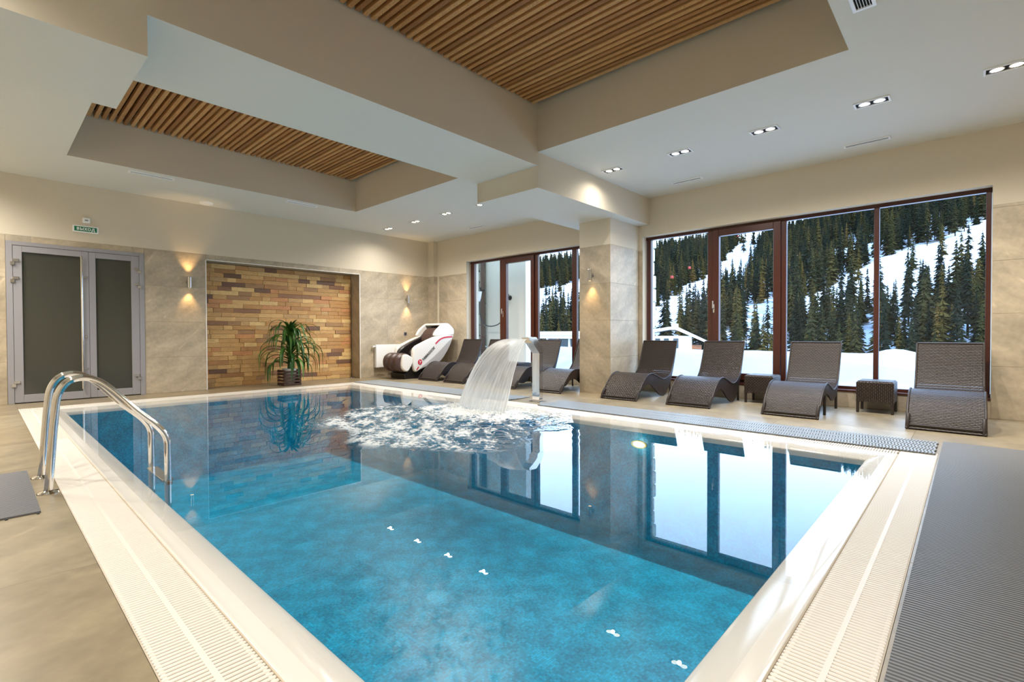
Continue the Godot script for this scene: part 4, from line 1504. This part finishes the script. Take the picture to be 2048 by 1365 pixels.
func ladder() -> void:
	var l := thing("pool_ladder", "polished steel pool ladder with two curved handrails", "ladder", Vector3.ZERO)
	for z in [-4.27, -4.77]:
		var line := smooth_line([Vector2(0.282, 0.0), Vector2(0.300, 0.25), Vector2(0.317, 0.48), Vector2(0.335, 0.62), Vector2(0.383, 0.70), Vector2(0.455, 0.722), Vector2(0.525, 0.70), Vector2(0.60, 0.635), Vector2(0.74, 0.47), Vector2(0.86, 0.345), Vector2(0.912, 0.25), Vector2(0.918, 0.13), Vector2(0.918, -0.1), Vector2(0.918, -0.72)], 6)
		var pts := []
		for q in line: pts.append(Vector3(q.x, q.y, z))
		var st := st_new()
		tube(st, pts, 0.0215, 20)
		part(l, "handrail", st.commit(), M.chrome)
		part(l, "flange", lathe_mesh([Vector2(0.024, 0.02), Vector2(0.034, 0.016), Vector2(0.05, 0.012), Vector2(0.056, 0.005), Vector2(0.056, 0.0)], 28), M.chrome, Vector3(0.283, 0, z))
	for k in 3:
		var y := -0.05 - 0.25 * k
		put_box(l, "step", Vector3(0.885, y - 0.02, -4.765), Vector3(0.955, y, -4.275), M.satin_steel, 0.004)
		for z in [-4.235, -4.805]:
			put_box(l, "end_cap", Vector3(0.905, y - 0.03, z - 0.014), Vector3(0.935, y - 0.006, z + 0.014), M.rubber, 0.003)


func fountain() -> void:
	var f := thing("water_fountain", "chrome post fountain pouring a wide fan of water into the pool", "fountain", Vector3(5.59, 0, -4.675))
	put_box(f, "base_plate", Vector3(-0.075, 0, -0.11), Vector3(0.085, 0.008, 0.11), M.chrome, 0.002)
	put_box(f, "post", Vector3(-0.042, 0.008, -0.07), Vector3(0.042, 0.73, 0.07), M.chrome, 0.004)
	var head := extruded([Vector2(-0.042, 0.715), Vector2(0.042, 0.715), Vector2(0.062, 0.775), Vector2(-0.10, 0.952), Vector2(-0.15, 0.957), Vector2(-0.27, 0.945), Vector2(-0.27, 0.915), Vector2(-0.19, 0.87)], -0.07, 0.07, 0.004)
	part(f, "head", head, M.chrome)
	# the sheet of water
	var st := st_new()
	var nf := FastNoiseLite.new()
	nf.seed = 3
	nf.frequency = 1.0
	nf.fractal_octaves = 3
	var na := 150
	var nt := 44
	var rows := []
	for i in na + 1:
		var s := float(i) / na
		var row := []
		var ang := deg_to_rad(FALL_MID + FALL_HALF * (s * 2 - 1))
		var d := Vector3(cos(ang), 0, sin(ang))
		var across := Vector3(-d.z, 0, d.x)
		var start := NOZZLE + Vector3(0, 0.0, 0) + Vector3(sin(deg_to_rad(FALL_MID)) * -1.0, 0, cos(deg_to_rad(FALL_MID))) * 0.06 * (s * 2 - 1)
		for k in nt + 1:
			var t := float(k) / nt
			var rr := REACH * (0.06 + 0.94 * t) - 0.06 * REACH
			rr *= 1.0 + 0.03 * nf.get_noise_2d(s * 30.0, 5.0) * t
			var y := 0.05 * t - 0.985 * pow(t, lerpf(1.55, 3.3, s))
			var wob := 0.006 * nf.get_noise_2d(s * 50.0, t * 3.0) * t
			var pos := Vector3(start.x, NOZZLE.y, start.z) + d * rr + Vector3.UP * (y + wob) + across * wob
			pos.y = maxf(pos.y, -0.012)
			var streak := 0.5 + 0.5 * nf.get_noise_2d(s * 46.0, t * 2.2) + 0.35 * nf.get_noise_2d(s * 120.0, t * 5.0 + 40)
			var edge := minf(s, 1.0 - s) * 2.0
			var al := clampf(0.62 + 0.5 * (streak - 0.5) + 0.30 * pow(t, 4.0) + 0.18 * exp(-edge * 25.0), 0.2, 0.97)
			row.append([pos, Color(0.93, 0.95, 0.95, al)])
		rows.append(row)
	for i in na:
		for k in nt:
			var q := [rows[i][k], rows[i + 1][k], rows[i + 1][k + 1], rows[i][k + 1]]
			for m in [0, 1, 2, 0, 2, 3]:
				st.set_smooth_group(0)
				st.set_color(q[m][1])
				st.add_vertex(q[m][0])
	st.generate_normals()
	var w := single("water_curtain", "white fan-shaped sheet of falling water from the chrome fountain", "water", st.commit(), M.fall)
	w.set_meta("kind", "stuff")
	# drops thrown up where the sheet meets the pool
	st = st_new()
	var r := RandomNumberGenerator.new()
	r.seed = 12
	for k in 420:
		var ang := deg_to_rad(FALL_MID + FALL_HALF * r.randf_range(-1.02, 1.02))
		var rr := REACH + r.randfn(0.02, 0.07)
		var at := Vector3(NOZZLE.x + cos(ang) * rr, 0.0 + absf(r.randfn(0.0, 0.035)), NOZZLE.z + sin(ang) * rr)
		var s := r.randf_range(0.002, 0.007)
		var p := [at + Vector3(s, 0, 0), at + Vector3(0, 0, s), at - Vector3(s, 0, 0), at - Vector3(0, 0, s)]
		for q in 4:
			tri(st, p[(q + 1) % 4], p[q], at + Vector3.UP * s * 1.8)
			tri(st, p[q], p[(q + 1) % 4], at - Vector3.UP * s)
	var dr := single("splash_drops", "white drops splashing up where the falling water meets the pool", "splash", st.commit(), M.white_gloss)
	dr.set_meta("kind", "stuff")


# ---------------------------------------------------------------- outside

const R0 := 110.0
const R1 := 600.0
const RIDGE := [[-30.0, 0.25], [-5.0, 0.245], [3.0, 0.228], [8.5, 0.203], [13.5, 0.175], [26.7, 0.155], [40.0, 0.13], [60.0, 0.12], [95.0, 0.10]]

func ridge(a: float) -> float:
	for i in RIDGE.size() - 1:
		if a <= RIDGE[i + 1][0]:
			return lerpf(RIDGE[i][1], RIDGE[i + 1][1], clampf((a - RIDGE[i][0]) / (RIDGE[i + 1][0] - RIDGE[i][0]), 0, 1))
	return 0.1


func terrain(r: float, a: float) -> float:
	if r > R1: return ridge(a) * R1 - (r - R1) * 0.5
	var s := (r - R0) / (R1 - R0)
	return -14.0 + (ridge(a) * R1 + 14.0) * maxf(s, 0.0)


func polar(r: float, a: float) -> Vector3:
	var t := deg_to_rad(a)
	return Vector3(r * cos(t), terrain(r, a), -r * sin(t))


func fir_mesh(seed_: int, levels: int, around: int, wide: float, bare: float) -> ArrayMesh:
	# one conifer of height 1
	var r := RandomNumberGenerator.new()
	r.seed = seed_
	var st := st_new()
	for k in 5:
		var a0 := TAU * k / 5
		var a1 := TAU * (k + 1) / 5
		quad(st, Vector3(cos(a1) * 0.014, -0.03, -sin(a1) * 0.014) if false else Vector3(cos(a0) * 0.014, -0.03, -sin(a0) * 0.014), Vector3(cos(a1) * 0.014, -0.03, -sin(a1) * 0.014), Vector3(0, 1.0, 0), Vector3(0, 1.0, 0.001))
	for l in levels:
		var t := float(l) / (levels - 1)
		var y := lerpf(bare, 0.985, t)
		var rad := wide * pow(1.0 - t, 0.72) * r.randf_range(0.6, 1.15) + 0.006
		var off := r.randf() * TAU
		for k in around:
			var a := off + TAU * (k + r.randf_range(-0.25, 0.25)) / around
			var rr := rad * r.randf_range(0.5, 1.25)
			var d := Vector3(cos(a), 0, -sin(a))
			var s := Vector3(-d.z, 0, d.x) * rr * r.randf_range(0.20, 0.36)
			y += r.randf_range(-0.012, 0.012)
			var root := Vector3(0, y + 0.02, 0)
			var tip := d * rr + Vector3.UP * (y - rr * r.randf_range(0.25, 0.55))
			var mid := d * rr * 0.6 + Vector3.UP * (y - rr * 0.12)
			var lo := Vector3.UP * rr * 0.16
			tri(st, root, mid + s - lo, tip)
			tri(st, root, tip, mid - s - lo)
	return st.commit()


func in_poly(p: Vector2, poly: PackedVector2Array) -> bool:
	return Geometry2D.is_point_in_polygon(p, poly)


func outside() -> void:
	# snow outside the windows
	var nz := FastNoiseLite.new()
	nz.seed = 2
	nz.frequency = 0.35
	nz.fractal_octaves = 4
	var hgt := func(x: float, z: float) -> float:
		var rise := smoothstep(8.3, 11.6, x)
		var drop := maxf(0.0, x - 13.0)
		var h := lerpf(0.10, 0.56, rise) - drop * 0.30 - 0.004 * drop * drop
		h += 0.05 * nz.get_noise_2d(x, z) * rise + 0.02 * nz.get_noise_2d(x * 4.0, z * 4.0) * rise
		h += 0.13 * exp(-(pow((z + 1.04) / 0.30, 2) + pow((x - 11.8) / 0.8, 2)))
		h += 0.10 * exp(-(pow((z + 6.3) / 0.9, 2) + pow((x - 11.5) / 1.2, 2)))
		return h
	var st := st_new()
	grid(st, steps(8.37, 14, 0.12) + steps(14.5, 60, 1.5), steps(-40, -12, 1.4) + steps(-11.8, 3.0, 0.12) + steps(3.3, 30, 1.4), hgt)
	single("snow_bank", "bank of fresh white snow outside the windows", "snow", st.commit(), M.snow).set_meta("kind", "stuff")

	# the mountain
	st = st_new()
	var as_ := steps(-30, 75, 1.0)
	var rs := steps(40, 600, 10.0) + steps(620, 900, 70)
	var hn := FastNoiseLite.new()
	hn.seed = 8
	hn.frequency = 0.02
	hn.fractal_octaves = 4
	var pts := []
	for r in rs:
		var row := []
		for a in as_:
			var p := polar(r, a)
			p.y += 2.2 * hn.get_noise_2d(p.x, p.z)
			row.append(p)
		pts.append(row)
	for i in rs.size() - 1:
		for k in as_.size() - 1:
			quad(st, pts[i][k], pts[i + 1][k], pts[i + 1][k + 1], pts[i][k + 1])
	var mt := structure("mountain", "steep snowy mountainside with bare ski runs")
	part(mt, "slope", st.commit(), M.slope_snow)

	# forest: bare runs are kept free
	var bare := [
		PackedVector2Array([Vector2(12.62, 213), Vector2(11.42, 227), Vector2(9.9, 247), Vector2(8.62, 259), Vector2(7.29, 259), Vector2(6.2, 276), Vector2(4.85, 273), Vector2(3.9, 280), Vector2(2.13, 281), Vector2(0.42, 297), Vector2(-1.29, 325), Vector2(-6, 360), Vector2(-6, 235), Vector2(-1.32, 213), Vector2(0.39, 206), Vector2(1.9, 201), Vector2(3.52, 189), Vector2(5.65, 182), Vector2(7.77, 184), Vector2(10.49, 183)]),
		PackedVector2Array([Vector2(15.6, 620), Vector2(16.83, 640), Vector2(18.15, 574), Vector2(19.59, 422), Vector2(21.27, 331), Vector2(22.79, 297), Vector2(24.33, 264), Vector2(26.6, 229), Vector2(28.32, 215), Vector2(28.32, 163), Vector2(25.64, 162), Vector2(23.96, 187), Vector2(23.03, 200), Vector2(21.51, 210), Vector2(20.02, 230), Vector2(18.56, 259), Vector2(17.61, 294), Vector2(16.59, 363)]),
		PackedVector2Array([Vector2(17.7, 211), Vector2(16.43, 217), Vector2(14.74, 222), Vector2(14.36, 159), Vector2(17.12, 151)]),
		PackedVector2Array([Vector2(42, 352), Vector2(35.58, 389), Vector2(33, 395), Vector2(33, 215), Vector2(42, 205)]),
		PackedVector2Array([Vector2(8.52, 401), Vector2(6.96, 328), Vector2(6.88, 279), Vector2(8.9, 282), Vector2(10.51, 255), Vector2(10.11, 313)])]
	var firs := [fir_mesh(1, 40, 6, 0.150, 0.10), fir_mesh(2, 38, 5, 0.125, 0.20), fir_mesh(3, 42, 6, 0.165, 0.06), fir_mesh(4, 34, 5, 0.135, 0.14)]
	var rr := RandomNumberGenerator.new()
	rr.seed = 77
	var spots := []
	var r := 128.0
	while r < 606.0:
		var step := (4.2 + r * 0.0034) * (0.96 if r < 240.0 else 1.0)
		var a := -8.0
		while a < 52.0:
			var q := Vector2(a + rr.randf_range(-0.5, 0.5) * rad_to_deg(step / r), r + rr.randf_range(-0.5, 0.5) * step)
			a += rad_to_deg(step * 0.95 / r)
			var open := false
			for k in bare.size():
				if in_poly(q, bare[k]) and rr.randf() > (0.35 if k == 4 else 0.015): open = true
			if q.x > 20.0 and q.x < 29.0 and q.y < 152.0: open = true
			if open or rr.randf() < 0.06: continue
			spots.append(q)
		r += step
	var by_near := spots.filter(func(q: Vector2) -> bool: return q.x > -1.2 and q.x < 27.5 and q.y < 420)
	by_near.sort_custom(func(p: Vector2, q: Vector2) -> bool: return p.y < q.y)
	var chosen := {}
	var chosen_at := []
	var hn2 := func(p: Vector3) -> float: return 2.2 * hn.get_noise_2d(p.x, p.z)
	var count := 0
	for q in by_near:
		if count >= 300: break
		var here := polar(q.y, q.x)
		var crowded := false
		for o in chosen_at:
			if absf(o.x - here.x) < 5.2 and absf(o.z - here.z) < 5.2: crowded = true
		if crowded: continue
		chosen_at.append(here)
		chosen[q] = true
		count += 1
		var p := polar(q.y, q.x)
		p.y += hn2.call(p) - 0.3
		var kind := rr.randi() % 4
		var tone: int = [0, 1, 2, 0, 2, 1, 4, 3, 2, 1][rr.randi() % 10]
		var o := part(self, numbered("fir_tree"), firs[kind], M["fir_%d" % tone], p, Vector3(0, rr.randf() * TAU, 0))
		var h := rr.randf_range(9.0, 15.0)
		o.scale = Vector3(h * rr.randf_range(0.9, 1.25), h, h * rr.randf_range(0.9, 1.25))
		tag(o, "tall fir tree on the lower mountainside beyond the snow bank", "tree", "fir trees on the lower mountainside")
	var rest := spots.filter(func(q: Vector2) -> bool: return not chosen.has(q))
	for kind in 4:
		var mm := MultiMesh.new()
		mm.transform_format = MultiMesh.TRANSFORM_3D
		mm.use_colors = true
		mm.mesh = firs[kind]
		var mine := []
		for i in rest.size():
			if i % 4 == kind: mine.append(rest[i])
		mm.instance_count = mine.size()
		for i in mine.size():
			var q: Vector2 = mine[i]
			var p := polar(q.y, q.x)
			p.y += hn2.call(p) - 0.3
			var h := rr.randf_range(11.0, 17.0) * (1.0 + q.y / 1500.0)
			var b := Basis(Vector3.UP, rr.randf() * TAU).scaled(Vector3(h * rr.randf_range(0.9, 1.2), h, h * rr.randf_range(0.9, 1.2)))
			mm.set_instance_transform(i, Transform3D(b, p))
			var g := rr.randf()
			var c := Color8(19, 29, 26).lerp(Color8(66, 60, 32), g * g).srgb_to_linear()
			mm.set_instance_color(i, c)
		var mi := MultiMeshInstance3D.new()
		mi.name = numbered("forest")
		mi.multimesh = mm
		mi.material_override = M.forest
		add_child(mi, true)
		tag(mi, ["dense dark fir forest covering the upper mountainside", "slender firs of the forest on the upper mountainside", "broad firs of the forest on the upper mountainside", "thin ragged firs of the forest on the upper mountainside"][kind], "forest", "", "stuff")

	# chalet below the runs
	var h := thing("chalet", "pale chalet with a snow-covered gable roof at the foot of the mountain", "house", Vector3(118, -12.0, -54.0), "", 0.38)
	put_box(h, "wall", Vector3(-4, 0, -5.5), Vector3(4, 12.4, 4.0), M.house_wall)
	put_box(h, "wing", Vector3(-3, 0, 4.0), Vector3(3, 10.2, 6.2), M.house_wood)
	var rs2 := st_new()
	for s in [0.0, 0.5]:
		pass
	extrude(rs2, PackedVector2Array([Vector2(-6.6, 13.6), Vector2(-1.2, 14.6), Vector2(0.6, 14.6), Vector2(7.4, 11.2), Vector2(7.4, 10.7), Vector2(0.4, 13.9), Vector2(-1.2, 13.9), Vector2(-6.6, 12.9)]), -5.5, 5.0)
	var rf := part(h, "roof", rs2.commit(), M.snow, Vector3.ZERO, Vector3(0, -PI / 2, 0))
	put_box(h, "chimney", Vector3(-0.6, 13.5, -0.8), Vector3(0.6, 15.4, 0.8), M.house_wall)
	for z in [-4.4, -2.4, -0.2]:
		put_box(h, "window", Vector3(-4.06, 9.4, z), Vector3(-4.0, 11.8, z + 1.2), M.house_glass)
	put_box(h, "window", Vector3(-3.06, 7.0, 4.5), Vector3(-3.0, 9.2, 5.8), M.house_glass)
	for k in 7: put_box(h, "balcony_post", Vector3(-4.9, 6.8, -5 + k * 1.7), Vector3(-4.8, 7.8, -4.9 + k * 1.7), M.house_wood)
	put_box(h, "balcony_rail", Vector3(-4.95, 7.75, -5.2), Vector3(-4.75, 7.95, 5.6), M.house_wood)
	put_box(h, "balcony", Vector3(-4.95, 6.6, -5.2), Vector3(-4.0, 6.8, 5.6), M.house_wall)
	# pavilion seen past the fountain
	var pv := thing("pavilion", "low glazed pavilion with a flat snow-covered roof beyond the terrace", "house", Vector3(60, -6.0, -43.0))
	put_box(pv, "wall", Vector3(0, 0, -5), Vector3(6, 6.2, 6), M.house_glass)
	var ro := put_box(pv, "roof", Vector3(-1.2, 6.3, -6.3), Vector3(7, 6.6, 8), M.house_wall)
	put_box(ro, "snow_cover", Vector3(-4.1, 0.15, -7.1), Vector3(4.1, 0.9, 7.1), M.snow, 0.2)
	for k in 6: put_box(pv, "post", Vector3(-0.25, 0, -5.2 + k * 2.1), Vector3(0.05, 6.3, -4.9 + k * 2.1), M.house_wood if k % 2 else M.house_wall)
	put_box(pv, "rail", Vector3(-1.2, 3.1, -6), Vector3(-1.0, 3.4, 7), M.house_wall)
	for k in 14: put_box(pv, "baluster", Vector3(-1.15, 1.5, -6 + k), Vector3(-1.05, 3.1, -5.9 + k), M.house_wall)
	put_box(pv, "terrace", Vector3(-1.4, 0, -6.2), Vector3(0, 1.5, 7.2), M.snow)

	# wing wall with a hand shower outside the window behind the fountain
	var wall := structure("wall_outer", "white rendered wing wall outside the window")
	put_box(wall, "render", Vector3(9.2, 0.14, -9.47), Vector3(9.6, 3.6, -8.07), M.outer_wall)
	var sp := structure("trim_3", "rough stone pier beside the outer wing wall")
	var rz := RandomNumberGenerator.new()
	rz.seed = 5
	for j in 13:
		for i in 2:
			var y := -0.2 + j * 0.29
			var o := (0.15 if j % 2 else 0.0)
			put_box(sp, "stone", Vector3(9.18 + rz.randf_range(-0.02, 0.03), y, -9.95 + i * 0.2 - o * 0.2), Vector3(9.6, y + 0.27, -9.77 + i * 0.16), M.outer_stone, 0.02)
	st = st_new()
	tube(st, [Vector3(9.12, 0.14, -9.52), Vector3(9.12, 3.6, -9.52)], 0.07, 12)
	single("drain_pipe", "brown drain pipe between the stone pier and the white outer wall", "pipe", st.commit(), M.outer_pipe)
	var hs := thing("hand_shower", "white hand shower with a long black hose on the outer wall", "shower", Vector3(8.97, 0, -9.40))
	st = st_new()
	tube(st, [Vector3(0, 2.12, -0.06), Vector3(0.0, 1.95, -0.07), Vector3(-0.02, 1.86, -0.08)], [0.05, 0.03, 0.022], 10)
	part(hs, "shower_head", st.commit(), M.white_gloss)
	st = st_new()
	tube(st, [Vector3(0.1, 2.16, 0.0), Vector3(-0.02, 2.16, -0.02), Vector3(-0.03, 2.22, -0.02)], 0.028, 8)
	part(hs, "bracket", st.commit(), M.hose)
	var hp := []
	for q in smooth_line([Vector2(-0.08, 1.86), Vector2(-0.07, 1.60), Vector2(-0.02, 1.40), Vector2(0.12, 1.24), Vector2(0.34, 1.20), Vector2(0.55, 1.23), Vector2(0.66, 1.28)], 6): hp.append(Vector3(0.0, q.y, q.x))
	st = st_new()
	tube(st, hp, 0.014, 8)
	part(hs, "hose", st.commit(), M.hose)
	var tp := thing("outdoor_tap", "black wall tap on the white outer wall", "tap", Vector3(9.2, 1.92, -8.60))
	st = st_new()
	tube(st, [Vector3(0.0, 0, 0), Vector3(-0.1, 0, 0), Vector3(-0.12, 0.05, 0.03), Vector3(-0.13, 0.08, 0.06)], 0.03, 8)
	tube(st, [Vector3(-0.08, 0.02, 0), Vector3(-0.1, -0.12, -0.02), Vector3(-0.1, -0.18, -0.04)], 0.02, 8)
	part(tp, "spout", st.commit(), M.hose)
	part(tp, "rosette", lathe_mesh([Vector2(0, 0.02), Vector2(0.06, 0.02), Vector2(0.065, 0)], 16), M.hose, Vector3.ZERO, Vector3(0, 0, PI / 2))
	# stone edge outside the large window
	var ed := structure("trim_4", "rough pale stone reveal outside the large window")
	for j in 11:
		var y := 0.1 + j * 0.25
		put_box(ed, "stone", Vector3(8.36, y, -4.60), Vector3(8.66 + rz.randf_range(-0.03, 0.03), y + 0.235, -4.345 + rz.randf_range(-0.012, 0.02)), M.outer_wall, 0.015)
	# cable cars over the run
	for g in [[18.3, 560.0], [20.2, 400.0], [23.1, 300.0], [24.9, 262.0]]:
		var p := polar(g[1], g[0])
		var gd := thing("cable_car", "tiny red cable car over the narrow ski run", "cable car", p + Vector3(0, 9.0, 0), "red cable cars over the ski run")
		put_box(gd, "cabin", Vector3(-0.6, 0, -0.6), Vector3(0.6, 1.4, 0.6), M.gondola_red, 0.15)
		st = st_new()
		tube(st, [Vector3(0, 1.3, 0), Vector3(0, 3.6, 0)], 0.08, 6)
		part(gd, "hanger", st.commit(), M.hose)
